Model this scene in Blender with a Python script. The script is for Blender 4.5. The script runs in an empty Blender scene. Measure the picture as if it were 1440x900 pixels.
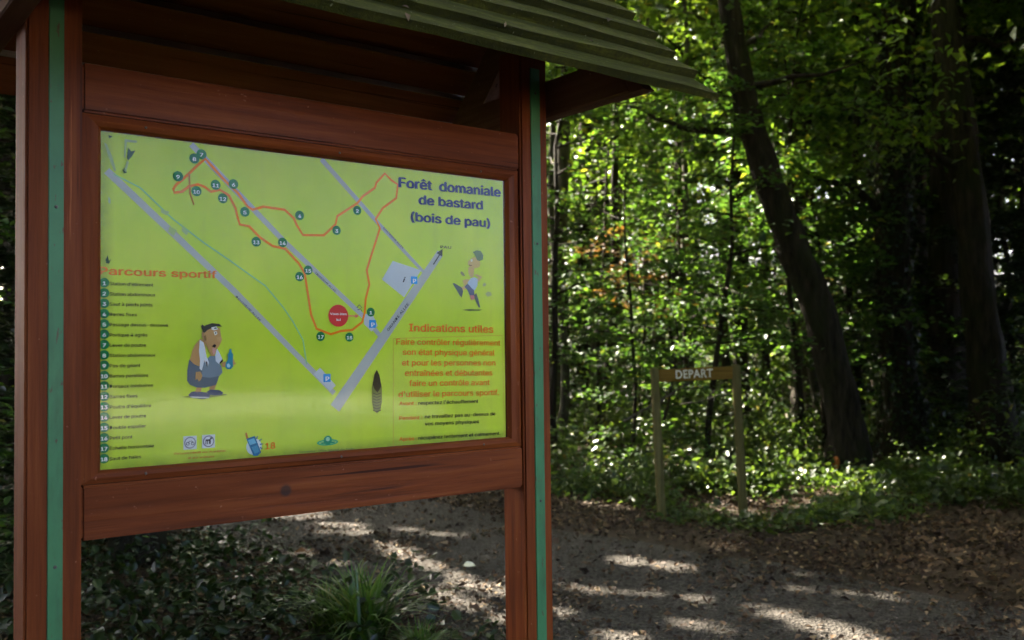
import bpy, bmesh, math, random
import numpy as np
from mathutils import Vector, Matrix

R = math.radians
scene = bpy.context.scene
C = scene.collection
rng = np.random.default_rng(7)
random.seed(7)

# ------------------------------------------------------------------ camera
EYE, FPX, PITCH, ROLL = 1.6, 1350.0, 0.03274, -0.01224
cr = Vector((1, 0, 0)); cu = Vector((0, -math.sin(PITCH), math.cos(PITCH))); cf = Vector((0, math.cos(PITCH), math.sin(PITCH)))
cr2 = cr*math.cos(ROLL) + cu*math.sin(ROLL); cu2 = -cr*math.sin(ROLL) + cu*math.cos(ROLL)
cam_data = bpy.data.cameras.new('camera'); cam = bpy.data.objects.new('camera', cam_data); C.objects.link(cam)
cam.matrix_world = Matrix(((cr2.x, cu2.x, -cf.x, 0), (cr2.y, cu2.y, -cf.y, 0), (cr2.z, cu2.z, -cf.z, EYE), (0, 0, 0, 1)))
cam_data.sensor_width = 36; cam_data.sensor_fit = 'HORIZONTAL'; cam_data.lens = FPX/1440*36
cam_data.clip_end = 2000; cam_data.clip_start = 0.05
cam_data.dof.use_dof = True; cam_data.dof.focus_distance = 2.75; cam_data.dof.aperture_fstop = 4.0
scene.camera = cam

# ------------------------------------------------------------------ sky and sun
SUN_AZ = math.atan2(-0.60, 0.80)          # from +Y towards +X
SUN_EL = R(47)
world = bpy.data.worlds.new('World'); scene.world = world; world.use_nodes = True
wt = world.node_tree; wt.nodes.clear()
sky = wt.nodes.new('ShaderNodeTexSky'); sky.sky_type = 'NISHITA'; sky.sun_disc = False
sky.sun_elevation = SUN_EL; sky.sun_rotation = SUN_AZ; sky.air_density = 0.5; sky.dust_density = 7.0; sky.ozone_density = 0.0
bg = wt.nodes.new('ShaderNodeBackground'); bg.inputs['Strength'].default_value = 0.11
wo = wt.nodes.new('ShaderNodeOutputWorld')
wt.links.new(sky.outputs[0], bg.inputs[0]); wt.links.new(bg.outputs[0], wo.inputs[0])
sd = bpy.data.lights.new('sun', 'SUN'); sd.energy = 3.4; sd.angle = R(0.53); sd.color = (1.0, 0.91, 0.76)
sun = bpy.data.objects.new('sun', sd); C.objects.link(sun)
to_sun = Vector((math.sin(SUN_AZ)*math.cos(SUN_EL), math.cos(SUN_AZ)*math.cos(SUN_EL), math.sin(SUN_EL)))
sun.rotation_euler = to_sun.to_track_quat('Z', 'Y').to_euler()
scene.view_settings.view_transform = 'Standard'; scene.view_settings.look = 'None'
scene.view_settings.exposure = 4.1; scene.view_settings.gamma = 1.0
scene.render.engine = 'CYCLES'
cy = scene.cycles
cy.use_adaptive_sampling = True; cy.adaptive_threshold = 0.03
cy.max_bounces = 4; cy.diffuse_bounces = 2; cy.glossy_bounces = 2; cy.transmission_bounces = 5; cy.transparent_max_bounces = 8
cy.sample_clamp_indirect = 4.0; cy.caustics_reflective = False; cy.caustics_refractive = False
cy.use_denoising = True

# ------------------------------------------------------------------ helpers
def px_ray(x, y):
    return cf + cr2*((x-720)/FPX) - cu2*((y-450)/FPX)
def px_ground(x, y, z=0.0):
    d = px_ray(x, y); t = (z-EYE)/d.z
    return Vector((0, 0, EYE)) + d*t
def px_at(x, y, Y):
    d = px_ray(x, y); return Vector((0, 0, EYE)) + d*(Y/d.y)
def lin(c):
    return tuple(((v/255/12.92) if v/255 <= 0.04045 else ((v/255+0.055)/1.055)**2.4) for v in c[:3])

def tag(o, label=None, cat=None, group=None, kind=None):
    if label: o['label'] = label
    if cat: o['category'] = cat
    if group: o['group'] = group
    if kind: o['kind'] = kind
    return o
def empty(name, loc, rz=0.0):
    o = bpy.data.objects.new(name, None); C.objects.link(o); o.location = loc; o.rotation_euler = (0, 0, rz); o.empty_display_size = 0.1
    return o
def link_mesh(name, me, mat, parent=None):
    o = bpy.data.objects.new(name, me); C.objects.link(o)
    if mat is not None and not me.materials: me.materials.append(mat)
    o.parent = parent
    return o
def from_bm(name, bm, mat, parent=None, smooth=False):
    me = bpy.data.meshes.new(name); bm.normal_update(); bm.to_mesh(me); bm.free()
    if smooth: me.polygons.foreach_set('use_smooth', [True]*len(me.polygons))
    return link_mesh(name, me, mat, parent)
def np_mesh(name, V, F, smooth=False):
    V = np.asarray(V, np.float32); F = np.asarray(F, np.int32)
    me = bpy.data.meshes.new(name); k = F.shape[1]
    me.vertices.add(len(V)); me.vertices.foreach_set('co', V.ravel())
    me.loops.add(F.size); me.loops.foreach_set('vertex_index', F.ravel())
    me.polygons.add(len(F)); me.polygons.foreach_set('loop_start', np.arange(0, F.size, k, dtype=np.int32))
    if smooth: me.polygons.foreach_set('use_smooth', np.ones(len(F), bool))
    me.update(calc_edges=True); me.validate()
    return me
def box_bm(x0, x1, y0, y1, z0, z1, bev=0.004, bm=None):
    b = bmesh.new()
    m = Matrix.Translation(((x0+x1)/2, (y0+y1)/2, (z0+z1)/2)) @ Matrix.Diagonal((x1-x0, y1-y0, z1-z0, 1))
    bmesh.ops.create_cube(b, size=1, matrix=m)
    if bev > 0: bmesh.ops.bevel(b, geom=b.edges[:], offset=bev, segments=2, affect='EDGES')
    return b
def warp(bm, fn):
    for v in bm.verts: v.co = fn(v.co)
    return bm

def nodes_of(name):
    m = bpy.data.materials.new(name); m.use_nodes = True; t = m.node_tree; t.nodes.clear()
    out = t.nodes.new('ShaderNodeOutputMaterial')
    return m, t, out
def N(t, kind, **kw):
    n = t.nodes.new('ShaderNode'+kind)
    for k, v in kw.items(): setattr(n, k, v)
    return n
def ramp(t, fac, stops):
    n = N(t, 'ValToRGB'); e = n.color_ramp.elements
    while len(e) < len(stops): e.new(0.5)
    for el, (p, c) in zip(e, stops): el.position = p; el.color = (*c, 1)
    t.links.new(fac, n.inputs[0]); return n.outputs[0]
def mixc(t, fac, a, b, mode='MIX'):
    n = N(t, 'Mix', data_type='RGBA', blend_type=mode)
    for i, v in ((0, fac), (6, a), (7, b)):
        if hasattr(v, 'is_linked'): t.links.new(v, n.inputs[i])
        elif i == 0: n.inputs[0].default_value = v
        else: n.inputs[i].default_value = (*v, 1)
    return n.outputs[2]
def coords(t, scale=(1, 1, 1), loc=(0, 0, 0)):
    c = N(t, 'TexCoord'); m = N(t, 'Mapping'); m.inputs['Scale'].default_value = scale; m.inputs['Location'].default_value = loc
    t.links.new(c.outputs['Object'], m.inputs[0]); return m.outputs[0]
def noise(t, vec, scale, detail=4, rough=0.55):
    n = N(t, 'TexNoise'); n.inputs['Scale'].default_value = scale; n.inputs['Detail'].default_value = detail; n.inputs['Roughness'].default_value = rough
    t.links.new(vec, n.inputs[0]); return n.outputs[0]
def bump(t, h, strength, dist):
    n = N(t, 'Bump'); n.inputs['Strength'].default_value = strength; n.inputs['Distance'].default_value = dist
    t.links.new(h, n.inputs['Height']); return n.outputs[0]
def principled(t, out, col, rough=0.6, spec=0.4, nor=None):
    p = N(t, 'BsdfPrincipled')
    for key, v in (('Base Color', col), ('Roughness', rough)):
        if hasattr(v, 'is_linked'): t.links.new(v, p.inputs[key])
        else: p.inputs[key].default_value = (*v, 1) if key == 'Base Color' else v
    p.inputs['Specular IOR Level'].default_value = spec
    if nor is not None: t.links.new(nor, p.inputs['Normal'])
    t.links.new(p.outputs[0], out.inputs[0]); return p

def wood(name, axis, dark, mid, light, rough=0.5, spec=0.35, wear=None, knot=None, grain=1.0):
    m, t, out = nodes_of(name)
    sc = [28*grain]*3; sc['xyz'.index(axis)] = 1.3
    v = coords(t, sc)
    g = noise(t, v, 1.6, 6, 0.62)
    sc2 = [5.0]*3; sc2['xyz'.index(axis)] = 0.8
    b = noise(t, coords(t, sc2, (3, 1, 2)), 1.0, 3)
    col = ramp(t, g, ((0.25, dark), (0.5, mid), (0.78, light)))
    col = mixc(t, ramp(t, b, ((0.3, (0, 0, 0)), (0.75, (0.75,)*3))), col, tuple(x*0.62 for x in mid))
    if wear:
        w = noise(t, coords(t, (1, 1, 1), (7, 3, 1)), 21, 6, 0.7)
        col = mixc(t, ramp(t, w, ((0.62, (0, 0, 0)), (0.74, (0.6,)*3))), col, wear)
    if knot:
        c = N(t, 'TexCoord'); d = N(t, 'VectorMath', operation='DISTANCE'); d.inputs[1].default_value = knot
        t.links.new(c.outputs['Object'], d.inputs[0])
        kn = ramp(t, d.outputs['Value'], ((0.0, (0.75,)*3), (0.011, (0.85,)*3), (0.018, (0.0,)*3)))
        col = mixc(t, kn, col, (0.035, 0.022, 0.016))
    # hairline cracks and pale rubbed fibres along the grain
    sc3 = [46*grain]*3; sc3['xyz'.index(axis)] = 1.1
    ck = noise(t, coords(t, sc3, (9, 4, 6)), 1.0, 3, 0.5)
    col = mixc(t, ramp(t, ck, ((0.66, (0, 0, 0)), (0.70, (0.75,)*3))), col, tuple(x*0.25 for x in dark))
    rb = noise(t, coords(t, [v_*0.55 for v_ in sc3], (2, 8, 5)), 1.7, 6, 0.75)
    col = mixc(t, ramp(t, rb, ((0.66, (0, 0, 0)), (0.76, (0.55,)*3))), col, tuple(min(1, x*1.9+0.03) for x in light))
    cp_ = noise(t, coords(t, (1, 1, 1), (1, 7, 2)), 62, 3, 0.6)
    col = mixc(t, ramp(t, cp_, ((0.70, (0, 0, 0)), (0.75, (0.5,)*3))), col, tuple(min(1, x*1.2+0.12) for x in light))
    rg = ramp(t, b, ((0.3, (rough-0.1,)*3), (0.7, (rough+0.2,)*3)))
    principled(t, out, col, rg, spec, bump(t, g, 0.45, 0.004))
    return m

def leaf_mat(name, stops, rough=0.38, trans=0.42, tint=(2.3, 2.3, 0.75), spec=0.5):
    m, t, out = nodes_of(name)
    g = N(t, 'NewGeometry')
    col = ramp(t, g.outputs['Random Per Island'], stops)
    n2 = noise(t, coords(t), 0.9, 2)
    col = mixc(t, 1.0, col, ramp(t, n2, ((0.3, (0.62,)*3), (0.7, (1.15,)*3))), 'MULTIPLY')
    p = N(t, 'BsdfPrincipled'); t.links.new(col, p.inputs['Base Color']); p.inputs['Roughness'].default_value = rough; p.inputs['Specular IOR Level'].default_value = spec
    tr = N(t, 'BsdfTranslucent'); t.links.new(mixc(t, 1.0, col, tint, 'MULTIPLY'), tr.inputs[0])
    mx = N(t, 'MixShader'); mx.inputs[0].default_value = trans
    t.links.new(p.outputs[0], mx.inputs[1]); t.links.new(tr.outputs[0], mx.inputs[2]); t.links.new(mx.outputs[0], out.inputs[0])
    return m

def bark(name, c1, c2, moss=None):
    m, t, out = nodes_of(name)
    v = coords(t, (14, 14, 2.2)); g = noise(t, v, 1.3, 7, 0.65)
    col = ramp(t, g, ((0.3, c1), (0.7, c2)))
    if moss:
        w = noise(t, coords(t, (1, 1, 0.6)), 2.6, 5)
        col = mixc(t, ramp(t, w, ((0.5, (0, 0, 0)), (0.68, (0.8,)*3))), col, moss)
    principled(t, out, col, 0.9, 0.15, bump(t, g, 0.9, 0.03))
    return m

RED_D, RED_M, RED_L = (0.055, 0.011, 0.002), (0.185, 0.040, 0.006), (0.31, 0.085, 0.016)
M = {}
M['wood_x'] = wood('stained wood lengthwise', 'x', RED_D, RED_M, RED_L, 0.5, 0.16, knot=(0.455, -0.027, 1.245))
M['wood_z'] = wood('stained wood upright', 'z', RED_D, RED_M, RED_L, 0.5, 0.16)
M['wood_old'] = wood('weathered brown wood', 'y', (0.085, 0.040, 0.028), (0.16, 0.080, 0.056), (0.25, 0.14, 0.105), 0.8, 0.2, wear=(0.28, 0.22, 0.18))
M['wood_under'] = wood('dark roof boarding', 'x', (0.10, 0.028, 0.014), (0.16, 0.046, 0.024), (0.23, 0.078, 0.044), 0.75, 0.2)
M['wood_grey'] = wood('greyed board edge', 'x', (0.22, 0.19, 0.16), (0.36, 0.31, 0.26), (0.46, 0.41, 0.35), 0.9, 0.1)
def moss_mat():
    m, t, out = nodes_of('mossy roof board')
    g = noise(t, coords(t, (2.0, 22, 22)), 1.4, 6, 0.65)
    s = noise(t, coords(t), 55, 4, 0.7)
    col = ramp(t, g, ((0.28, (0.014, 0.015, 0.003)), (0.5, (0.040, 0.043, 0.006)), (0.75, (0.090, 0.090, 0.014))))
    col = mixc(t, ramp(t, s, ((0.42, (0, 0, 0)), (0.66, (0.8,)*3))), col, (0.026, 0.027, 0.009))
    sp = noise(t, coords(t, loc=(5, 5, 5)), 90, 2, 0.5)
    col = mixc(t, ramp(t, sp, ((0.72, (0, 0, 0)), (0.78, (0.6,)*3))), col, (0.42, 0.42, 0.33))
    principled(t, out, col, 0.95, 0.1, bump(t, s, 0.8, 0.006))
    return m
M['moss'] = moss_mat()
def paint(name, c, rough=0.45, var=0.25, chip=None):
    m, t, out = nodes_of(name)
    a = noise(t, coords(t), 9, 5, 0.6)
    col = mixc(t, ramp(t, a, ((0.35, (0, 0, 0)), (0.7, (var,)*3))), c, tuple(x*0.5 for x in c))
    if chip:
        ch = noise(t, coords(t, (1, 1, 0.35), (3, 1, 4)), 75, 4, 0.65); col = mixc(t, ramp(t, ch, ((0.63, (0, 0, 0)), (0.67, (0.85,)*3))), col, chip)
        dt = noise(t, coords(t, (1, 1, 0.25), (6, 2, 1)), 14, 5, 0.7); col = mixc(t, ramp(t, dt, ((0.5, (0, 0, 0)), (0.75, (0.55,)*3))), col, (0.03, 0.05, 0.02))
    principled(t, out, col, rough, 0.4, bump(t, a, 0.15, 0.003)); return m
M['green'] = paint('green painted strip', (0.055, 0.215, 0.075), 0.5, 0.35, (0.10, 0.06, 0.03))
Z0 = 1.33425
def panel_mat():
    m, t, out = nodes_of('lime printed panel')
    a = noise(t, coords(t, (1, 1, 0.6)), 3.2, 5, 0.6)
    b = noise(t, coords(t, loc=(3, 3, 3)), 38, 3, 0.5)
    col = mixc(t, ramp(t, a, ((0.35, (0, 0, 0)), (0.7, (1, 1, 1)))), (0.51, 0.73, 0.028), (0.66, 0.79, 0.06))
    col = mixc(t, ramp(t, b, ((0.70, (0, 0, 0)), (0.80, (0.35,)*3))), col, (0.36, 0.42, 0.10))
    dr = noise(t, coords(t, (30, 1, 1.2), (1, 2, 3)), 1.0, 4, 0.6)
    col = mixc(t, ramp(t, dr, ((0.55, (0, 0, 0)), (0.8, (0.22,)*3))), col, (0.33, 0.40, 0.08))
    # grime creeping in from the lower and left edges
    tc = N(t, 'TexCoord'); sx = N(t, 'SeparateXYZ'); t.links.new(tc.outputs['Object'], sx.inputs[0])
    def edge(sock, lo, hi):
        mr = N(t, 'MapRange'); mr.inputs['From Min'].default_value = lo; mr.inputs['From Max'].default_value = hi; mr.inputs['To Min'].default_value = 1; mr.inputs['To Max'].default_value = 0
        t.links.new(sock, mr.inputs[0]); return mr.outputs[0]
    ee = N(t, 'Math', operation='MAXIMUM'); t.links.new(edge(sx.outputs[0], 0.0, 0.035), ee.inputs[0]); t.links.new(edge(sx.outputs[2], Z0, Z0+0.03), ee.inputs[1])
    em = N(t, 'Math', operation='MULTIPLY'); t.links.new(ee.outputs[0], em.inputs[0]); t.links.new(noise(t, coords(t), 26, 5, 0.7), em.inputs[1])
    col = mixc(t, em.outputs[0], col, (0.10, 0.13, 0.03))
    principled(t, out, col, 0.7, 0.05); return m
M['panel'] = panel_mat()
def print_mat():
    m, t, out = nodes_of('printed ink')
    a = N(t, 'Attribute', attribute_name='Col')
    principled(t, out, a.outputs['Color'], 0.7, 0.05); return m
M['ink'] = print_mat()
def glass_mat():
    m, t, out = nodes_of('clear acrylic cover')
    tr = N(t, 'BsdfTransparent'); tr.inputs[0].default_value = (0.985, 0.99, 0.975, 1)
    gl = N(t, 'BsdfGlossy'); gl.inputs['Roughness'].default_value = 0.06
    fr = N(t, 'Fresnel'); fr.inputs[0].default_value = 1.46
    h = N(t, 'Math', operation='MULTIPLY'); h.inputs[1].default_value = 0.32
    t.links.new(fr.outputs[0], h.inputs[0])
    bn = bump(t, noise(t, coords(t), 2.2, 2), 0.05, 0.02); t.links.new(bn, gl.inputs['Normal'])
    mx = N(t, 'MixShader'); t.links.new(h.outputs[0], mx.inputs[0]); t.links.new(tr.outputs[0], mx.inputs[1]); t.links.new(gl.outputs[0], mx.inputs[2])
    sm = noise(t, coords(t, (1, 1, 0.45)), 4.5, 6, 0.7)
    df = N(t, 'BsdfDiffuse'); df.inputs[0].default_value = (0.75, 0.77, 0.70, 1)
    mx2 = N(t, 'MixShader'); t.links.new(ramp(t, sm, ((0.45, (0, 0, 0)), (0.85, (0.035,)*3))), mx2.inputs[0])
    t.links.new(mx.outputs[0], mx2.inputs[1]); t.links.new(df.outputs[0], mx2.inputs[2])
    t.links.new(mx2.outputs[0], out.inputs[0]); return m
M['glass'] = glass_mat()
M['post_moss'] = wood('mossy round-edge post', 'z', (0.07, 0.063, 0.022), (0.15, 0.13, 0.046), (0.24, 0.21, 0.085), 0.85, 0.15, wear=(0.08, 0.10, 0.03))
M['sign_board'] = wood('ochre varnished board', 'x', (0.10, 0.058, 0.008), (0.20, 0.115, 0.014), (0.28, 0.17, 0.03), 0.7, 0.2)
M['white'] = paint('chalky white paint', (0.85, 0.80, 0.58), 0.85, 0.2)
M['bark'] = bark('dark bark', (0.006, 0.0045, 0.003), (0.046, 0.036, 0.025), (0.020, 0.023, 0.008))
M['bark_pale'] = bark('grey bark', (0.03, 0.026, 0.020), (0.13, 0.115, 0.09), (0.05, 0.06, 0.022))
M['steel'] = paint('dull screw steel', (0.10, 0.085, 0.07), 0.5, 0.5)
M['orange'] = paint('orange paint', (0.62, 0.17, 0.03), 0.7, 0.4)
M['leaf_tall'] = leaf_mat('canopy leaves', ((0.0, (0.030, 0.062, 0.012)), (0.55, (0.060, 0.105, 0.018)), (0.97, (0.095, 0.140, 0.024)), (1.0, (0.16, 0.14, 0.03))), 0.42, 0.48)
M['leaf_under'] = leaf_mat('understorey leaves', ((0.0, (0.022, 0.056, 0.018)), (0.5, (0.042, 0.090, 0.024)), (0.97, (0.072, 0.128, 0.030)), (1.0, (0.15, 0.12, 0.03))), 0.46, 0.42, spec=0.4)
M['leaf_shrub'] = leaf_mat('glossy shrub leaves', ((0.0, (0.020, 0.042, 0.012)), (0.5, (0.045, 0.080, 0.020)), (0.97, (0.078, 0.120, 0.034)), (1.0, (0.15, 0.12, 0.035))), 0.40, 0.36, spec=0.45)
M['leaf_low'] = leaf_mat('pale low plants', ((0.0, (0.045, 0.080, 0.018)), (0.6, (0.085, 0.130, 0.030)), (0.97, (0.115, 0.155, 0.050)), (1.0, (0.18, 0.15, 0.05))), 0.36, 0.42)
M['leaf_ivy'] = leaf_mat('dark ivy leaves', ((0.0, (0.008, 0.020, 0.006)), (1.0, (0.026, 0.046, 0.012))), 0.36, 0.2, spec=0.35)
M['leaf_gold'] = leaf_mat('browned beech leaves', ((0.0, (0.13, 0.065, 0.020)), (0.6, (0.20, 0.115, 0.035)), (1.0, (0.14, 0.14, 0.035))), 0.5, 0.4, (1.3, 1.15, 0.7))
M['leaf_dry'] = leaf_mat('dry fallen leaves', ((0.0, (0.024, 0.014, 0.008)), (0.55, (0.060, 0.035, 0.019)), (0.87, (0.13, 0.078, 0.040)), (1.0, (0.32, 0.23, 0.13))), 0.7, 0.08, (1, 1, 1), 0.25)
M['grass'] = leaf_mat('sedge blades', ((0.0, (0.035, 0.085, 0.016)), (0.7, (0.075, 0.155, 0.030)), (1.0, (0.16, 0.18, 0.06))), 0.35, 0.35)
def ground_mat():
    m, t, out = nodes_of('forest floor')
    a = noise(t, coords(t), 1.4, 6, 0.6); b = noise(t, coords(t, loc=(4, 4, 0)), 24, 5, 0.7)
    col = ramp(t, a, ((0.3, (0.018, 0.014, 0.009)), (0.6, (0.042, 0.031, 0.020)), (0.8, (0.060, 0.045, 0.029))))
    col = mixc(t, ramp(t, b, ((0.4, (0, 0, 0)), (0.7, (0.8,)*3))), col, (0.075, 0.050, 0.031))
    principled(t, out, col, 0.95, 0.15, bump(t, b, 0.9, 0.03)); return m
M['ground'] = ground_mat()
def path_mat():
    m, t, out = nodes_of('gravelly path')
    a = noise(t, coords(t), 0.9, 5, 0.6); b = noise(t, coords(t, loc=(4, 4, 0)), 60, 4, 0.7)
    vo = N(t, 'TexVoronoi'); vo.inputs['Scale'].default_value = 55; t.links.new(coords(t), vo.inputs[0])
    col = ramp(t, a, ((0.3, (0.025, 0.021, 0.016)), (0.7, (0.062, 0.053, 0.043))))
    col = mixc(t, ramp(t, b, ((0.35, (0.0,)*3), (0.7, (0.75,)*3))), col, (0.038, 0.029, 0.020))
    col = mixc(t, 0.45, col, ramp(t, vo.outputs['Color'], ((0.1, (0.030, 0.027, 0.023)), (0.9, (0.15, 0.138, 0.124)))))
    principled(t, out, col, 0.95, 0.15, bump(t, vo.outputs['Distance'], 1.0, 0.03)); return m
M['path'] = path_mat()
def lot_mat():  # pale so that it reflects sunlight onto the panel
    m, t, out = nodes_of('pale light-bouncing gravel'); b = noise(t, coords(t), 30, 5, 0.7)
    principled(t, out, ramp(t, b, ((0.3, (0.30, 0.28, 0.24)), (0.7, (0.46, 0.43, 0.38)))), 0.95, 0.1, bump(t, b, 0.6, 0.02)); return m
M['lot'] = lot_mat()

# ------------------------------------------------------------------ ground and path
def vnoise(x, y, s):
    x = np.asarray(x)*s; y = np.asarray(y)*s
    return (np.sin(x*1.3+0.7*y+1.1)+np.sin(y*1.7-0.6*x+2.3)+np.sin(x*2.9+y*2.3+0.4)*0.5+np.sin(x*4.1-y*3.7)*0.35)/2.85
def pathc(x, y): return np.asarray(x)*0.8+np.asarray(y)*0.6      # across the path: 3.2 .. 5.2 is trodden
def hgt(x, y):
    c = pathc(x, y); off = np.clip(np.abs(c-4.2)-1.1, 0, 8)
    return vnoise(x, y, 0.55)*0.03*np.clip(off+0.35, 0, 2)+np.clip(off-0.4, 0, 3)*0.012-0.02*np.clip(1-np.abs(c-4.2)/1.2, 0, 1)
H1 = lambda x, y: float(hgt(x, y))
def sheet(name, xs, ys, dz, mat, keep=None):
    X, Y = np.meshgrid(xs, ys); Z = hgt(X, Y)
    fade = np.clip((90-np.hypot(X, Y))/40, 0, 1); Z = Z*fade+dz
    V = np.stack([X, Y, Z], -1).reshape(-1, 3); nx = len(xs); ny = len(ys)
    i = np.arange(nx-1)[None, :]+np.arange(ny-1)[:, None]*nx; i = i.ravel()
    F = np.stack([i, i+1, i+1+nx, i+nx], -1)
    if keep is not None: F = F[keep(V[F].mean(1))]
    return np_mesh(name, V, F, True)
far = [60, 110, 250, 600]
gx = np.array([-v for v in far[::-1]]+list(np.arange(-30, 30.01, 0.3))+far)
ground = link_mesh('ground', sheet('ground', gx, gx+4, 0, M['ground']), M['ground']); tag(ground, kind='structure')
# the path follows the ground, 1 cm above it, with a wavering edge
sv = np.arange(-16, 32, 0.12); tv = np.linspace(-1, 1, 15)
S, T = np.meshgrid(sv, tv); half = 1.30+0.16*vnoise(S, T*0, 1.1)+0.10*np.sign(T)*vnoise(S, T*0+5, 2.3)+0.40*np.clip((6.5-S)/4, 0, 1)*(T > 0)
PX = -0.6*S+0.8*(4.3+T*half); PY = 0.8*S+0.6*(4.3+T*half); PZ = hgt(PX, PY)+0.012
V = np.stack([PX, PY, PZ], -1).reshape(-1, 3); ns = len(sv); i = (np.arange(ns-1)[None, :]+np.arange(14)[:, None]*ns).ravel()
path = link_mesh('path', np_mesh('path', V, np.stack([i, i+1, i+1+ns, i+ns], -1)[:, ::-1], True), M['path']); tag(path, kind='structure')

# unseen pale gravel behind the camera, added to bounce sunlight onto the panel
gl_x = np.linspace(1.5, 34, 40); gl_y = np.linspace(-34, -4.0, 40)
lot = link_mesh('bounce_gravel', sheet('bounce_gravel', gl_x, gl_y, 0.012, None, lambda c: (c[:, 1] < -4.5-0.5*np.sin(c[:, 0]*0.9)) & (np.hypot(c[:, 0]-17, c[:, 1]+19) < 15.5)), M['lot']); tag(lot, kind='structure')
# ------------------------------------------------------------------ leaf builders
def unit(v): return v/np.maximum(np.linalg.norm(v, axis=1, keepdims=True), 1e-9)
def leaves(name, P, L, nor, cup=0.12, wide=0.55, quad=True, r=rng, dirs=None):
    n = len(P); nor = unit(nor)
    d = r.normal(size=(n, 3)) if dirs is None else dirs
    d = unit(d-nor*np.sum(d*nor, 1, keepdims=True)); s = np.cross(nor, d)
    L = np.broadcast_to(L, (n,))[:, None]; W = L*wide*(0.8+0.4*r.random((n, 1)))
    b = P-d*L*0.5; tp = P+d*L*0.5-nor*L*0.12; l = P+s*W*0.5+nor*L*cup-d*L*0.05; rt = P-s*W*0.5+nor*L*cup-d*L*0.05
    if quad:
        V = np.stack([b, l, tp, rt], 1).reshape(-1, 3); i = np.arange(n)[:, None]*4
        F = np.concatenate([i+[0, 2, 1], i+[0, 3, 2]], 0)
    else:
        l2 = P+s*W*0.40+nor*L*cup*0.6+d*L*0.24; r2 = P-s*W*0.40+nor*L*cup*0.6+d*L*0.24; l = l-d*L*0.10; rt = rt-d*L*0.10
        V = np.stack([b, l, l2, tp, r2, rt], 1).reshape(-1, 3); i = np.arange(n)[:, None]*6
        F = np.concatenate([i+[0, 3, 2], i+[0, 2, 1], i+[0, 4, 3], i+[0, 5, 4]], 0)
    return np_mesh(name, V, F)
def up_normals(n, tilt, r=rng):
    v = r.normal(size=(n, 3))*tilt; v[:, 2] += 1; return v
def clusters(cent, per, rad, flat, r=rng):
    k = len(cent); g = r.normal(size=(k*per, 3))*np.repeat(np.broadcast_to(rad, (k,)), per)[:, None]*np.array([1, 1, flat])
    return np.repeat(cent, per, 0)+g

# ------------------------------------------------------------------ information board
BO = Vector((-0.97074, 2.25699, 1.33425)); BA = math.atan2(0.61518, 0.78838); PW, PH = 1.2015, 0.80
bu = Vector((0.78838, 0.61518, 0)); bn = Vector((0.61518, -0.78838, 0))
board = empty('information_board', (BO.x, BO.y, 0), BA)
tag(board, 'red-brown wooden information board with lime green trail map under a mossy board roof', 'information board')
Z0 = BO.z
def part(name, bm, mat, parent=board, smooth=False): return from_bm(name, bm, mat, parent, smooth)
PF = -0.034
for (a, b, g0, g1, s) in ((-0.166, -0.046, -0.119, -0.087, -1), (1.248, 1.358, 1.288, 1.326, 1)):
    bm = box_bm(a, b, PF, PF+0.112, -0.3, 2.56, 0.006)
    po = part('post', bm, M['wood_z'])
    gs = part('green_strip', box_bm(g0, g1, PF-0.004, PF+0.006, -0.3, 2.50, 0.0015), M['green'], po)
    gs['label'] = 'green painted strip down the front of the post'
part('top_beam', box_bm(-0.0455, 1.2475, -0.028, 0.052, 2.169, 2.284, 0.006), M['wood_x'])
part('bottom_beam', box_bm(-0.0455, 1.2475, -0.028, 0.052, 1.178, 1.304, 0.006), M['wood_x'])
# mitred moulding round the panel
ox0, ox1, oz0, oz1 = -0.0445, 1.2465, 1.3055, 2.1675
ix0, ix1, iz0, iz1 = 0.0, PW, Z0, Z0+PH
O = [(ox0, oz0), (ox1, oz0), (ox1, oz1), (ox0, oz1)]; I = [(ix0, iz0), (ix1, iz0), (ix1, iz1), (ix0, iz1)]
for k in range(4):
    bm = bmesh.new(); k2 = (k+1) % 4; vs = []
    for (ou, inn) in ((O[k], I[k]), (O[k2], I[k2])):
        mid = ((ou[0]*0.55+inn[0]*0.45), (ou[1]*0.55+inn[1]*0.45)); m2 = ((ou[0]*0.2+inn[0]*0.8), (ou[1]*0.2+inn[1]*0.8))
        vs.append([bm.verts.new((p[0], y, p[1])) for p, y in ((ou, -0.020), (mid, -0.024), (m2, -0.019), (inn, -0.009), (inn, 0.03), (ou, 0.03))])
    for j in range(6):
        j2 = (j+1) % 6; bm.faces.new((vs[0][j], vs[0][j2], vs[1][j2], vs[1][j]))
    bm.faces.new(vs[0][::-1]); bm.faces.new(vs[1])
    bmesh.ops.recalc_face_normals(bm, faces=bm.faces[:])
    part('frame_moulding', bm, M['wood_x'] if k in (0, 2) else M['wood_z'])
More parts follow.
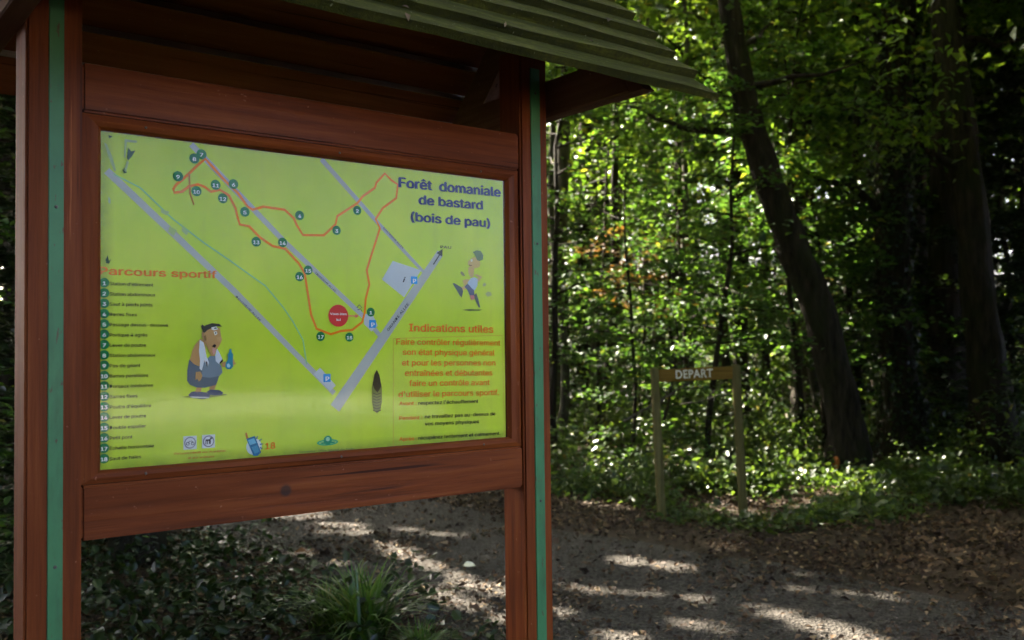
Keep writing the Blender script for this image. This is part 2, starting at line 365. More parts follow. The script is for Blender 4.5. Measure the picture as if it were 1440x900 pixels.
# side trusses on the outer faces of the posts: rafters front and back, a level tie
RIDGE_OFF, RIDGE_Z = -0.07, 2.885           # underside of the boarding at the ridge
def slope_pt(off): return RIDGE_Z-abs(off-RIDGE_OFF)
for (a, b) in ((-0.220, -0.1665), (1.3585, 1.412)):
    bm = bmesh.new(); prof = [(0.405, 2.352), (0.405-0.071, 2.470), (RIDGE_OFF-0.404, 2.470), (RIDGE_OFF-0.522, 2.352)]
    A = [bm.verts.new((a, -o_, z_)) for o_, z_ in prof]; B = [bm.verts.new((b, -o_, z_)) for o_, z_ in prof]
    for j in range(4): bm.faces.new((A[j], A[(j+1) % 4], B[(j+1) % 4], B[j]))
    bm.faces.new(A[::-1]); bm.faces.new(B); bmesh.ops.recalc_face_normals(bm, faces=bm.faces[:])
    bmesh.ops.bevel(bm, geom=bm.edges[:], offset=0.004, segments=1, affect='EDGES')
    part('tie_beam', bm, M['wood_old'])
    for sgn in (1, -1):
        bm = bmesh.new(); L = 0.53
        prof = [(RIDGE_OFF, RIDGE_Z-0.006), (RIDGE_OFF+sgn*L, RIDGE_Z-0.006-L), (RIDGE_OFF+sgn*(L-0.16), RIDGE_Z-0.006-L), (RIDGE_OFF, RIDGE_Z-0.166)]
        e0, e1 = a+0.004, b-0.004
        A = [bm.verts.new((e0, -o_, z_)) for o_, z_ in prof]; B = [bm.verts.new((e1, -o_, z_)) for o_, z_ in prof]
        for j in range(4): bm.faces.new((A[j], A[(j+1) % 4], B[(j+1) % 4], B[j]))
        bm.faces.new(A[::-1]); bm.faces.new(B); bmesh.ops.recalc_face_normals(bm, faces=bm.faces[:])
        part('rafter', bm, M['wood_old'])
# lapped roof boards
RX0, RX1 = -0.40, 1.617
def roof_board(sgn, k, n):
    w, th, expo = 0.150, 0.024, 0.118
    d0 = 0.80-k*expo                                  # lower edge, distance down the slope from the ridge
    dirv = Vector((0, -sgn, -1)).normalized(); nor = Vector((0, -sgn, 1)).normalized()
    base = Vector((0, -RIDGE_OFF, RIDGE_Z))
    lo_h = 0.030; hi_h = 0.0
    if sgn < 0: th, lo_h = 0.040, 0.050                           # lower edge rides on the board below
    bm = bmesh.new(); jx = random.uniform(-0.012, 0.012)
    secs = np.linspace(RX0+jx, RX1+jx+random.uniform(-0.004, 0.004), 13)
    rows = []
    d1 = max(d0-w, 0.004)
    for i, x in enumerate(secs):
        jj = [random.gauss(0, 0.0022) for _ in range(4)]
        q = [base+dirv*(d0+jj[0])+nor*(lo_h+jj[1]*0.5), base+dirv*(d0+jj[0])+nor*(lo_h+th+jj[2]), base+dirv*d1+nor*(hi_h+th), base+dirv*d1+nor*hi_h]
        rows.append([bm.verts.new((x, p.y, p.z)) for p in q])
    for r0, r1 in zip(rows, rows[1:]):
        for j in range(4):
            f = bm.faces.new((r0[j], r0[(j+1) % 4], r1[(j+1) % 4], r1[j]))
            f.material_index = {0: 0, 1: 0, 2: (1 if sgn < 0 else 0), 3: 2}[j]
    bm.faces.new(rows[0][::-1]); bm.faces.new(rows[-1])
    bmesh.ops.recalc_face_normals(bm, faces=bm.faces[:])
    o = part('roof_board', bm, M['moss']); o.data.materials.append(M['wood_grey']); o.data.materials.append(M['wood_under'])
for k in range(7):
    roof_board(1, k, 7); roof_board(-1, k, 7)
bm = bmesh.new()
zr = RIDGE_Z+0.075
pr = [(0.10, zr-0.10), (0.0, zr), (-0.10, zr-0.10), (-0.085, zr-0.11), (0, zr-0.026), (0.085, zr-0.11)]
A = [bm.verts.new((RX0-0.01, -RIDGE_OFF+y, z)) for y, z in pr]; B = [bm.verts.new((RX1+0.01, -RIDGE_OFF+y, z)) for y, z in pr]
for j in range(6): bm.faces.new((A[j], A[(j+1) % 6], B[(j+1) % 6], B[j]))
bm.faces.new((A[0], A[1], A[4], A[5])); bm.faces.new((A[1], A[2], A[3], A[4])); bm.faces.new((B[0], B[1], B[4], B[5])); bm.faces.new((B[1], B[2], B[3], B[4]))
bmesh.ops.recalc_face_normals(bm, faces=bm.faces[:])
part('ridge_cap', bm, M['moss'])

def screw(x, y, z, rad, parent=board):
    b = bmesh.new(); bmesh.ops.create_cone(b, cap_ends=True, segments=10, radius1=rad, radius2=rad*0.7, depth=0.003, matrix=Matrix.Translation((x, y, z)) @ Matrix.Rotation(R(90), 4, 'X')); from_bm('screw', b, M['steel'], parent)
for z in (2.42, 1.94, 1.13, 0.62):
    for x in (1.307, -0.103): screw(x, PF-0.005, z, 0.0042)
for x in (0.10, 0.62, 1.10):
    for z in (1.3195, 2.151): screw(x, -0.0235, z, 0.0038)
# fallen bits lying on the roof
r = np.random.default_rng(17); n = 46; dd = r.random(n)*0.75+0.05; xx = r.uniform(RX0+0.1, RX1-0.05, n); dv = np.array([0, -1, -1])/math.sqrt(2); nv = np.array([0, -1, 1])/math.sqrt(2)
bits = np.array([0, -RIDGE_OFF, RIDGE_Z])+dd[:, None]*dv+nv*0.058; bits[:, 0] = xx
ob_ = link_mesh('roof_debris', leaves('roof_debris', bits, 0.012+0.03*r.random(n)**2, nv+r.normal(size=(n, 3))*0.35, 0.15, 0.6, True, r), M['leaf_dry'], board); ob_['kind'] = 'stuff'
# the panel and its print
panel = part('map_panel', box_bm(-0.006, PW+0.006, 0.0, 0.012, Z0-0.006, Z0+PH+0.006, 0), M['panel'])
panel['label'] = 'lime green trail map panel with orange route, grey roads and French text'
def pp(x, y):                                        # photograph pixel -> panel plane (s, z)
    d = px_ray(x, y); c = Vector((0, 0, EYE)); t = ((BO-c).dot(bn))/d.dot(bn); P = c+d*t
    return Vector(((P-BO).dot(bu), P.z))
LAYER = 0.0004
SANS = None                                          # Blender's own bundled grotesque; its built-in font otherwise
try: SANS = bpy.data.fonts.load(bpy.utils.system_resource('DATAFILES', path='fonts')+'/Inter.woff2')
except Exception: SANS = None
class Ink:
    def __init__(s): s.V = []; s.F = []; s.K = []
    def poly(s, pts, col, layer):
        i = len(s.V); y = -LAYER*layer
        s.V += [(p[0], y, p[1]) for p in pts]; s.F.append(list(range(i, i+len(pts)))); s.K.append(lin(col))
    def px(s, pts, col, layer): s.poly([pp(*p) for p in pts], col, layer)
    def disc(s, c, r, col, layer, n=22, ry=None):
        ry = ry or r; s.poly([(c[0]+r*math.cos(a), c[1]+ry*math.sin(a)) for a in np.linspace(0, 2*math.pi, n, endpoint=False)], col, layer)
    def line(s, pts, w0, w1, col, layer, closed=False):
        P = [Vector(p) for p in pts]; n = len(P); Ls = []; Rs = []
        for i in range(n):
            a = P[i-1] if (i > 0 or closed) else P[i]; b = P[(i+1) % n] if (i < n-1 or closed) else P[i]
            d = (b-a).normalized(); nn = Vector((-d.y, d.x)); w = (w0+(w1-w0)*i/max(n-1, 1))/2
            Ls.append(P[i]+nn*w); Rs.append(P[i]-nn*w)
        for i in range(n if closed else n-1):
            j = (i+1) % n; s.poly([Ls[i], Rs[i], Rs[j], Ls[j]], col, layer)
    def text(s, body, p0, p1, capz, col, layer, bold=0.012, px=True, shear=0.0):
        a, b = (pp(*p0), pp(*p1)) if px else (Vector(p0), Vector(p1))
        cu_ = bpy.data.curves.new('t', 'FONT'); cu_.body = body; cu_.font = SANS or cu_.font; cu_.resolution_u = 2; cu_.shear = shear
        ob = bpy.data.objects.new('t', cu_); C.objects.link(ob); dg = bpy.context.evaluated_depsgraph_get(); dg.update()
        me = bpy.data.meshes.new_from_object(ob.evaluated_get(dg)); co = np.array([v.co[:] for v in me.vertices])
        x0, x1 = co[:, 0].min(), co[:, 0].max(); d = b-a; L = d.length; d.normalize(); nn = Vector((-d.y, d.x))
        sx = L/(x1-x0); sy = capz/(0.727 if SANS else 0.69)
        bw = bold*1.6                                   # weight: overprints a hair apart, each on its own layer
        for n_c, (ex, ey) in enumerate(((-bw, 0), (bw, 0), (0, bw*0.7))):
            i = len(s.V)
            for c in co:
                q = a+d*((c[0]-x0)*sx+ex*sy)+nn*((c[1]+ey)*sy); s.V.append((q.x, -LAYER*(layer+0.12*n_c), q.y))
            for f in me.polygons: s.F.append([i+v for v in f.vertices]); s.K.append(lin(col))
        bpy.data.objects.remove(ob); bpy.data.curves.remove(cu_); bpy.data.meshes.remove(me)
    def make(s, name, label=None):
        me = bpy.data.meshes.new(name); me.from_pydata(s.V, [], s.F)
        bm = bmesh.new(); bm.from_mesh(me)
        bm.normal_update()
        fl = [f for f in bm.faces if f.normal.y > 0]
        bmesh.ops.reverse_faces(bm, faces=fl); bm.to_mesh(me); bm.free()
        at = me.color_attributes.new('Col', 'FLOAT_COLOR', 'CORNER')
        for f, k in zip(me.polygons, s.K):
            for li in f.loop_indices: at.data[li].color = (*k, 1)
        o = link_mesh(name, me, M['ink'], panel)
        if label: o['label'] = label
        return o
ROAD = (182, 188, 180); ORANGE = (246, 132, 14); GREEN = (20, 122, 62); BLUE = (40, 150, 220); WHITE = (240, 244, 238); NAVY = (32, 48, 92); DARK = (46, 52, 30); STREAM = (140, 206, 140); RED = (214, 48, 44); TXO = (242, 128, 22)
# roads
for pts, w0, w1, nm in (([(150, 240), (330, 410), (470, 553)], .018, .014, 'printed_road'), ([(269, 203), (400, 340), (513, 447), (536, 474)], .015, .013, 'printed_road'), ([(452, 224), (530, 312), (597, 384)], .014, .010, 'printed_road'), ([(471, 574), (540, 473), (619, 356)], .033, .024, 'printed_road')):
    k = Ink(); k.line([pp(*p) for p in pts], w0, w1, ROAD, 1); k.make(nm)
for pts in ([(537, 393), (552, 367), (592, 380), (568, 418)], [(512, 441), (524, 443), (531, 458), (522, 466), (512, 456)], [(441, 526), (450, 517), (472, 542), (464, 550)]):
    k = Ink(); k.px(pts, (196, 206, 208), 2); k.make('printed_parking')
k = Ink(); st = [(160, 245), (197, 264), (243, 308), (286, 341), (324, 367), (373, 402), (398, 432), (411, 451), (426, 478), (431, 512)]
k.line([pp(*p) for p in st], .0036, .0036, STREAM, 2); k.make('printed_stream')
trail = [(288.7, 223.7), (278, 232), (265.7, 244), (256, 253), (247.8, 259.4), (243.5, 266), (245, 271), (255.4, 269.7), (265.7, 262), (278.4, 259.4), (288, 263), (296.3, 269.7), (309, 267), (321.9, 274.8), (330.8, 292.7), (334, 306), (337, 315.7), (350, 318), (365, 333.6), (383, 346), (401, 350), (420, 370.6), (428, 384), (433, 415), (437, 442), (445, 462.4), (465, 470), (479, 465.5), (495, 464), (509, 453), (512.5, 440), (514, 420), (519, 400), (515.5, 380), (521, 361.7), (528, 340), (534, 321), (528, 308), (538, 292.7), (557, 278.6), (559, 259.5), (549.5, 253), (541, 244), (529, 257), (527, 264), (510, 276), (502, 286), (474, 304), (471.6, 315.7), (455, 331), (425.6, 330.5), (416.6, 315.7), (413, 307), (400, 295), (370, 290.6), (355, 295), (347.5, 290), (334.7, 272), (314, 252), (300, 236)]
k = Ink(); k.line([pp(*p) for p in trail], .0065, .0065, ORANGE, 3, True); k.line([pp(*p) for p in ((265.7, 244), (267, 272), (272.5, 288))], .005, .004, (196, 128, 40), 3)
k.make('printed_trail', 'orange fitness trail loop on the map')
for n_, (x, y) in {7: (283, 217), 8: (273, 223), 9: (250, 248), 10: (276, 269), 11: (303, 260), 12: (313, 279), 6: (328, 259), 5: (344, 298), 13: (360, 340), 14: (397, 341), 4: (421, 303), 3: (473, 324), 2: (502, 296), 15: (433, 380), 16: (421, 389), 17: (450.5, 473), 18: (491, 474), 1: (521, 439)}.items():
    k = Ink(); c = pp(x, y); k.disc(c, .0128, GREEN, 4); w = .004 if n_ < 10 else .008
    k.text(str(n_), (c[0]-w, c[1]-.0065), (c[0]+w, c[1]-.0065), .013, WHITE, 5, .02, False); k.make('number_marker')
items = ["Station d'étirement", "Station abdominaux", "Saut à pieds joints", "Barres fixes", "Passage dessus-dessous", "Portique 4 agrès", "Lever de poutre", "Station abdominaux", "Pas de géant", "Barres parallèles", "Dorsaux lombaires", "Barres fixes", "Poutre d'équilibre", "Lever de poutre", "Double espalier", "Petit pont", "Echelle horizontale", "Saut de haies"]
xr = [215, 218, 214, 192, 236, 207, 205, 218, 197, 208, 215, 193, 212, 205, 205, 186, 216, 198]
l0, l1 = pp(145, 397.5), pp(144, 645)
for i_, (tx, x) in enumerate(zip(items, xr)):
    z_ = l0[1]+(l1[1]-l0[1])*i_/17; s0 = 0.0105; yy = 397.5+14.56*i_
    k = Ink(); k.disc((s0, z_), .0115, GREEN, 4); w = .0035 if i_ < 9 else .007
    k.text(str(i_+1), (s0-w, z_-.006), (s0+w, z_-.006), .012, WHITE, 5, .02, False); k.make('number_marker')
    k = Ink(); k.text(tx, (pp(154, yy)[0], z_-.0055), (pp(x, yy)[0], z_-.0055), .0110, DARK, 4, .008, False); k.make('list_lettering')
def word(name, body, p0, p1, cap, col, layer=5, bold=.014, shear=0.0):
    k = Ink(); k.text(body, p0, p1, cap, col, layer, bold, True, shear); return k.make(name)
word('heading_lettering', 'Parcours sportif', (139, 386), (304, 391.5), .0255, TXO, 4, .022)
word('title_lettering', 'Forêt  domaniale', (561, 263.5), (703, 277), .040, NAVY, 5, .032)
word('title_lettering', 'de bastard', (589, 287.5), (678, 295), .038, NAVY, 5, .032)
word('title_lettering', '(bois de pau)', (578, 311), (688, 320), .037, NAVY, 5, .030)
word('heading_lettering', 'Indications utiles', (575, 466), (693, 468), .031, TXO, 5, .016)
for tx, x0, x1, y0, y1 in (("Faire contrôler régulièrement", 557, 703, 484.5, 486), ("son état physique général", 566, 695, 499, 500), ("et pour les personnes non", 565, 696, 514, 514), ("entraînées et débutantes", 569, 692, 528.5, 528), ("faire un contrôle avant", 575, 688, 543, 541.5), ("d'utiliser le parcours sportif.", 560, 701, 558.5, 555.5)):
    word('advice_lettering', tx, (x0, y0), (x1, y1), .0235, TXO, 5, .010)
for tx, x0, x1, y0, y1, c in (("Avant :", 561, 585, 570, 569.5, TXO), ("respectez l'échauffement", 588, 672, 569.3, 566.5, DARK), ("Pendant :", 561, 593, 590.5, 589.5, TXO), ("ne travaillez pas au-dessus de", 597, 696, 588.5, 584, DARK), ("vos moyens physiques", 597, 673, 598.5, 595, DARK), ("Après :", 561, 586, 620, 619, TXO), ("récupérez lentement et calmement.", 588, 703, 618.5, 611.5, DARK)):
    word('advice_lettering', tx, (x0, y0), (x1, y1), .0150, c, 5, .012)
k = Ink(); fr = [pp(553, 476), pp(706, 471.5), pp(709, 615), pp(553, 628)]
k.line(fr, .0018, .0018, (206, 170, 60), 2, True); k.make('printed_box')
for x0, y0, x1, y1, tx in ((331, 418, 365, 452, 'DEUXIEME ALLEE'), (442, 384, 471, 411, 'TROISIEME ALLEE'), (538, 321, 566, 350, 'QUATRIEME ALLEE')):
    word('road_lettering', tx, (x0, y0), (x1, y1), .0075, (60, 62, 60), 4, .012)
word('road_lettering', 'GRANDE ALLEE', (546, 466), (575, 428), .011, (60, 66, 70), 4, .012)
word('road_lettering', 'PAU', (619, 349), (634, 350), .011, DARK, 4, .014)
k = Ink(); k.line([pp(609, 372), pp(618, 358)], .004, .004, DARK, 4); k.px([(613.5, 356), (622, 350), (621.5, 361)], DARK, 4); k.make('printed_arrow')
word('information_symbol', 'i', (566, 397), (570, 397), .021, (30, 30, 34), 5, .02, .3)
for x, y in ((582, 394), (523.5, 455.5), (459.5, 531.5)):
    c = pp(x, y); k = Ink(); k.poly([(c[0]-.011, c[1]-.011), (c[0]+.011, c[1]-.011), (c[0]+.011, c[1]+.011), (c[0]-.011, c[1]+.011)], BLUE, 4)
    k.text('P', (c[0]-.004, c[1]-.008), (c[0]+.006, c[1]-.008), .016, WHITE, 5, .02, False); k.make('parking_symbol')
c = pp(475.5, 444); k = Ink(); k.disc(c, .0305, RED, 4, 32)
k.text('Vous êtes', (c[0]-.025, c[1]+.002), (c[0]+.025, c[1]+.002), .0085, WHITE, 5, .016, False); k.text('ici', (c[0]-.006, c[1]-.014), (c[0]+.006, c[1]-.014), .0085, WHITE, 5, .016, False)
k.line([(c[0]+.03, c[1]), (c[0]+.055, c[1])], .004, .003, (230, 130, 100), 4); k.poly([(c[0]+.052, c[1]-.006), (c[0]+.064, c[1]), (c[0]+.052, c[1]+.006)], (226, 110, 90), 4)
k.make('you_are_here_mark', 'red disc with white text and a small arrow')
k = Ink(); c = pp(505, 433)
k.line([(c[0]-.008, c[1]), (c[0], c[1]+.009), (c[0]+.008, c[1])], .0025, .0025, (96, 110, 90), 4); k.line([(c[0]-.006, c[1]-.006), (c[0]+.004, c[1]-.002), (c[0]+.008, c[1]-.010)], .0025, .0025, (96, 110, 90), 4); k.make('printed_hut')
# no-cycling and no-dogs pictograms
for x, y, kind in ((267, 622.5, 0), (293, 620.5, 1)):
    c = pp(x, y); k = Ink(); q = .0165; k.poly([(c[0]-q, c[1]-q), (c[0]+q, c[1]-q), (c[0]+q, c[1]+q), (c[0]-q, c[1]+q)], (222, 226, 222), 3)
    k.disc(c, .0145, (120, 118, 128), 4); k.disc(c, .0120, (226, 228, 226), 5)
    if kind == 0:
        for sx in (-.006, .006): k.disc((c[0]+sx, c[1]-.002), .0045, (70, 70, 76), 6, 14); k.disc((c[0]+sx, c[1]-.002), .0028, (226, 228, 226), 7, 14)
        k.line([(c[0]-.006, c[1]-.002), (c[0]-.002, c[1]+.004), (c[0]+.004, c[1]+.004), (c[0]+.006, c[1]-.002)], .0015, .0015, (70, 70, 76), 8)
    else:
        k.poly([(c[0]-.008, c[1]+.001), (c[0]+.005, c[1]+.001), (c[0]+.005, c[1]+.005), (c[0]-.008, c[1]+.005)], (40, 40, 42), 6)
        for sx in (-.007, -.003, .002, .004): k.poly([(c[0]+sx-.001, c[1]-.007), (c[0]+sx+.001, c[1]-.007), (c[0]+sx+.001, c[1]+.002), (c[0]+sx-.001, c[1]+.002)], (40, 40, 42), 6)
        k.poly([(c[0]+.003, c[1]+.004), (c[0]+.010, c[1]+.006), (c[0]+.009, c[1]+.009), (c[0]+.004, c[1]+.010)], (40, 40, 42), 6)
    k.make('printed_pictogram')
word('notice_lettering', 'Parcours interdit aux bicyclettes', (245, 639.5), (317, 635), .0075, (206, 120, 40), 4, .012)
word('notice_lettering', 'et aux animaux', (264, 645.5), (301, 643), .0075, (206, 120, 40), 4, .012)
# telephone
k = Ink(); k.disc(pp(357, 628), .021, (206, 222, 224), 3, 20)
k.px([(346, 617), (358, 613), (367, 636), (362, 641), (356, 641)], (40, 110, 150), 4); k.px([(348, 619), (357, 616), (360, 623), (351, 626)], (110, 190, 215), 5); k.px([(353, 629), (361, 626), (364.5, 635), (358, 638)], (70, 150, 185), 5)
k.px([(346, 617), (349, 616), (346.5, 608), (344.5, 609)], (206, 130, 50), 5)
for a, b in (((360, 617), (362, 613)), ((364, 620), (368, 617)), ((365, 625), (370, 624)), ((365, 629), (369, 631))): k.line([pp(*a), pp(*b)], .0035, .002, (70, 120, 140), 5)
k.make('printed_telephone')
word('number_lettering', '18', (373, 632), (386.5, 630.5), .023, TXO, 5, .016)
k = Ink(); c = pp(460.5, 621); k.disc((c[0], c[1]-.002), .032, (70, 178, 120), 3, 26, .0085); k.disc((c[0], c[1]-.002), .027, (150, 205, 120), 4, 26, .005); k.disc((c[0], c[1]+.004), .0125, (40, 150, 105), 5, 20); k.disc((c[0], c[1]+.007), .006, (160, 214, 170), 6, 14); k.line([(c[0]-.02, c[1]-.003), (c[0]+.02, c[1]-.003)], .004, .004, (40, 150, 105), 7); k.make('printed_emblem')
word('notice_lettering', 'Conception : Office National des Forêts', (420, 637), (498, 632.5), .0085, (110, 120, 70), 4, .010)
# tired walker with a bottle
q = lambda pts: [(240+x/6.92, 440+y/6.92) for x, y in pts]
SK, SKD, LINE, TR, TRL, SHIRT, HAIR = (196, 152, 92), (150, 112, 62), (60, 62, 50), (84, 104, 116), (112, 136, 148), (222, 230, 232), (52, 54, 40)
k = Ink()
k.px(q([(105, 818), (330, 838), (380, 825), (545, 800), (540, 788), (300, 790)]), (128, 150, 50), 3)
for pts in ([(168, 800), (200, 768), (250, 760), (345, 775), (382, 800), (370, 828), (300, 840), (200, 826)], [(345, 770), (385, 745), (470, 750), (508, 775), (500, 795), (420, 803), (372, 795)]): k.px(q(pts), (70, 84, 110), 4)
k.px(q([(185, 812), (370, 818), (368, 830), (210, 828)]), (178, 190, 190), 5)
for pts in ([(232, 770), (258, 715), (305, 715), (290, 770)], [(370, 750), (385, 705), (445, 690), (425, 745)]): k.px(q(pts), SK, 4)
k.px(q([(178, 455), (160, 560), (158, 660), (185, 700), (250, 725), (330, 728), (440, 700), (470, 615), (420, 500), (260, 440)]), TR, 5)
k.px(q([(300, 620), (305, 560), (320, 480), (380, 420), (430, 415), (490, 520), (500, 580), (475, 612), (380, 632)]), TRL, 6)
k.px(q([(185, 460), (205, 370), (235, 310), (285, 250), (330, 280), (345, 400), (330, 470), (275, 520), (225, 500)]), SK, 6)
k.px(q([(280, 262), (318, 290), (345, 420), (368, 480), (358, 525), (340, 500), (325, 460), (300, 560), (278, 545), (282, 460), (272, 370)]), SHIRT, 7)
k.px(q([(445, 345), (470, 385), (500, 450), (470, 500), (435, 470), (430, 420)]), SHIRT, 7); k.px(q([(500, 448), (505, 470), (480, 495), (465, 490)]), (40, 36, 36), 8); k.px(q([(335, 470), (352, 478), (358, 525), (345, 515)]), (40, 36, 36), 8)
k.px(q([(240, 575), (285, 570), (305, 610), (290, 650), (270, 670), (255, 640), (235, 655)]), SK, 8)
k.px(q([(300, 190), (330, 150), (400, 130), (475, 150), (485, 220), (495, 262), (470, 320), (440, 360), (420, 420), (390, 420), (350, 330), (315, 270), (300, 230)]), SK, 8)
k.px(q([(310, 185), (300, 150), (335, 120), (400, 100), (470, 108), (495, 135), (440, 130), (390, 150), (350, 170), (325, 195)]), HAIR, 9); k.px(q([(292, 130), (305, 112), (322, 130), (312, 165), (298, 160)]), HAIR, 9)
k.px(q([(390, 140), (440, 132), (455, 160), (420, 170), (395, 165)]), (230, 230, 220), 10); k.px(q([(412, 185), (440, 178), (450, 205), (425, 220)]), (236, 236, 226), 10); k.px(q([(425, 190), (437, 188), (438, 202), (428, 204)]), (40, 40, 36), 11); k.px(q([(415, 145), (440, 142), (440, 154), (420, 156)]), (40, 40, 36), 11)
k.px(q([(440, 235), (485, 230), (496, 262), (470, 285), (445, 270)]), (206, 164, 104), 10)
k.px(q([(395, 325), (420, 302), (440, 315), (425, 340)]), (46, 30, 26), 10); k.px(q([(400, 345), (432, 340), (436, 380), (415, 410), (400, 380)]), (216, 160, 140), 10); k.px(q([(315, 225), (338, 215), (345, 265), (325, 275)]), SKD, 10)
k.px(q([(490, 485), (530, 470), (545, 520), (500, 530)]), SK, 8); k.px(q([(592, 460), (612, 448), (618, 480), (634, 490), (610, 510), (592, 500)]), SK, 8)
k.px(q([(552, 400), (565, 378), (568, 352), (586, 352), (588, 380), (603, 405), (600, 470), (604, 520), (582, 548), (545, 548), (526, 520), (532, 485), (552, 455)]), (40, 140, 160), 9); k.px(q([(540, 500), (560, 492), (578, 515), (562, 535), (545, 528)]), (170, 220, 224), 10)
k.make('printed_walker', 'printed cartoon of a stout tired man holding a blue bottle')
# runner
q = lambda pts: [(620+x/7.5, 330+y/7.5) for x, y in pts]; k = Ink(); SK = (214, 186, 110)
k.px(q([(220, 794), (300, 783), (440, 790), (400, 803), (300, 806)]), (96, 120, 30), 3)
k.px(q([(120, 515), (140, 512), (220, 560), (232, 600), (215, 665), (195, 640), (160, 580)]), (92, 104, 96), 4); k.px(q([(345, 640), (370, 615), (395, 690), (412, 770), (395, 765), (360, 690)]), (92, 104, 96), 4)
k.px(q([(215, 560), (240, 535), (270, 555), (240, 590)]), SK, 4); k.px(q([(300, 640), (350, 640), (352, 680), (315, 690)]), (200, 130, 120), 4)
k.px(q([(245, 550), (275, 515), (345, 580), (350, 640), (300, 640), (280, 590)]), (96, 108, 134), 5)
k.px(q([(275, 510), (310, 460), (350, 450), (385, 470), (380, 540), (350, 590), (320, 565)]), (186, 204, 214), 6)
k.px(q([(232, 520), (225, 480), (260, 470), (300, 470), (280, 500), (250, 540)]), SK, 6); k.px(q([(200, 400), (215, 385), (240, 410), (250, 440), (215, 430)]), (150, 150, 90), 6); k.px(q([(345, 420), (385, 420), (430, 445), (395, 500), (375, 470), (390, 450)]), SK, 6)
k.px(q([(285, 350), (310, 320), (350, 340), (345, 400), (335, 450), (305, 450), (285, 400)]), SK, 6)
k.px(q([(285, 280), (330, 240), (360, 240), (410, 290), (405, 340), (360, 355), (310, 330), (280, 320)]), SK, 7)
k.px(q([(330, 185), (370, 165), (415, 175), (440, 215), (438, 265), (400, 280), (375, 270), (360, 230), (345, 200)]), (110, 136, 90), 8); k.px(q([(305, 265), (325, 255), (330, 280), (310, 290)]), (230, 232, 200), 8); k.px(q([(290, 318), (320, 322), (318, 330), (292, 328)]), (110, 76, 40), 8)
for pts in ([(440, 520), (460, 505), (475, 525), (465, 545), (440, 545)], [(465, 625), (490, 600), (520, 605), (535, 640), (490, 655)]): k.px(q(pts), (176, 190, 110), 4)
k.make('printed_runner', 'printed cartoon of a runner in a cap and blue vest')
# dark dried smear right of the big road, pale scuffs at the upper left corner
k = Ink(); k.px([(529, 520), (533, 527), (536.5, 545), (536.5, 565), (534, 577), (529.5, 581), (525, 577), (522.5, 565), (522.5, 545), (525.5, 527)], (120, 134, 56), 6)
k.px([(529.3, 520), (533, 528), (535.5, 543), (533, 548), (530, 552), (526, 547), (523.5, 541), (526, 527)], (38, 40, 16), 7)
for y in range(552, 578, 4): k.px([(524, y), (529, y+2.2), (535, y), (535, y+1.3), (529, y+3.6), (524, y+1.3)], (70, 76, 32), 7)
k.make('dried_smear', 'dark dried smear on the panel')
k = Ink()
for pts in ([(146, 201), (150, 203), (158, 222), (163, 240), (160, 241), (153, 222)], [(175, 196), (192, 198), (192, 201), (178, 200), (176, 222), (174, 221)], [(178, 226), (181, 228), (177, 242), (174, 240)], [(152, 276), (155, 280), (155, 287), (152, 285)], [(226, 294), (238, 298), (234, 303), (226, 299)], [(238, 318), (248, 324), (244, 332), (236, 326)], [(256, 318), (265, 326), (262, 331), (255, 325)]): k.px(pts, (170, 196, 120), 6)
k.make('pale_scuff')['kind'] = 'stuff'
k = Ink()
for pts in ([(180, 208), (184, 213), (190, 212), (185, 220), (180, 226), (178, 222)], [(152, 190), (158, 192), (153, 195)], [(172, 240), (175, 236), (178, 243), (174, 244)], [(148, 366), (151, 359), (153, 367), (156, 364), (153, 371), (149, 370)]): k.px(pts, (30, 70, 20), 6)
k.make('dark_scuff')['kind'] = 'stuff'
part('acrylic_cover', box_bm(-0.003, PW+0.003, -0.0085, -0.0060, Z0-0.003, Z0+PH+0.003, 0), M['glass'])

# ------------------------------------------------------------------ start sign
gp0, gp1 = px_ground(932, 728), px_ground(1047, 725)
start = empty('start_sign', (gp0.x, gp0.y, H1(gp0.x, gp0.y)), math.atan2(gp1.y-gp0.y, gp1.x-gp0.x))
tag(start, 'mossy wooden frame sign reading DEPART at the edge of the undergrowth', 'sign')
Wd = (gp1-gp0).length; LEAN = -0.040
def lean(bm): return warp(bm, lambda c: Vector((c.x+LEAN*max(c.z, 0)+0.0, c.y, c.z)))
for x0, top in ((0, 1.43), (Wd, 1.455)):
    bm = bmesh.new(); rr = 0.043
    bmesh.ops.create_cone(bm, cap_ends=True, segments=10, radius1=rr*1.05, radius2=rr*0.95, depth=top+0.3, matrix=Matrix.Translation((x0, 0, (top-0.3)/2)))
    warp(bm, lambda c: Vector((x0+(c.x-x0)*(1+0.05*math.sin(c.z*9)), c.y*1.0, c.z)))
    from_bm('post', lean(bm), M['post_moss'], start)
bm = box_bm(0.035, Wd-0.035, -0.020, 0.020, 1.295, 1.415, 0.006)
warp(bm, lambda c: Vector((c.x, c.y, c.z+0.03*c.x)))
sb = from_bm('name_board', lean(bm), M['sign_board'], start); sb['label'] = 'ochre board with white letters DEPART'
cu_ = bpy.data.curves.new('t', 'FONT'); cu_.body = 'DEPART'; cu_.offset = 0.012; cu_.space_character = 1.08; cu_.extrude = 0.02; cu_.resolution_u = 3
ob = bpy.data.objects.new('t', cu_); C.objects.link(ob); dg = bpy.context.evaluated_depsgraph_get(); dg.update()
me = bpy.data.meshes.new_from_object(ob.evaluated_get(dg)); bpy.data.objects.remove(ob)
co = np.array([v.co[:] for v in me.vertices]); x0, x1 = co[:, 0].min(), co[:, 0].max()
for v in me.vertices:
    x = 0.20+(v.co.x-x0)/(x1-x0)*0.36; z = 1.322+v.co.y/0.69*0.078+0.03*x
    v.co = (x+LEAN*z, -0.021-0.1*(v.co.z+0.02), z)
me.name = 'lettering'; link_mesh('lettering', me, M['white'], sb)

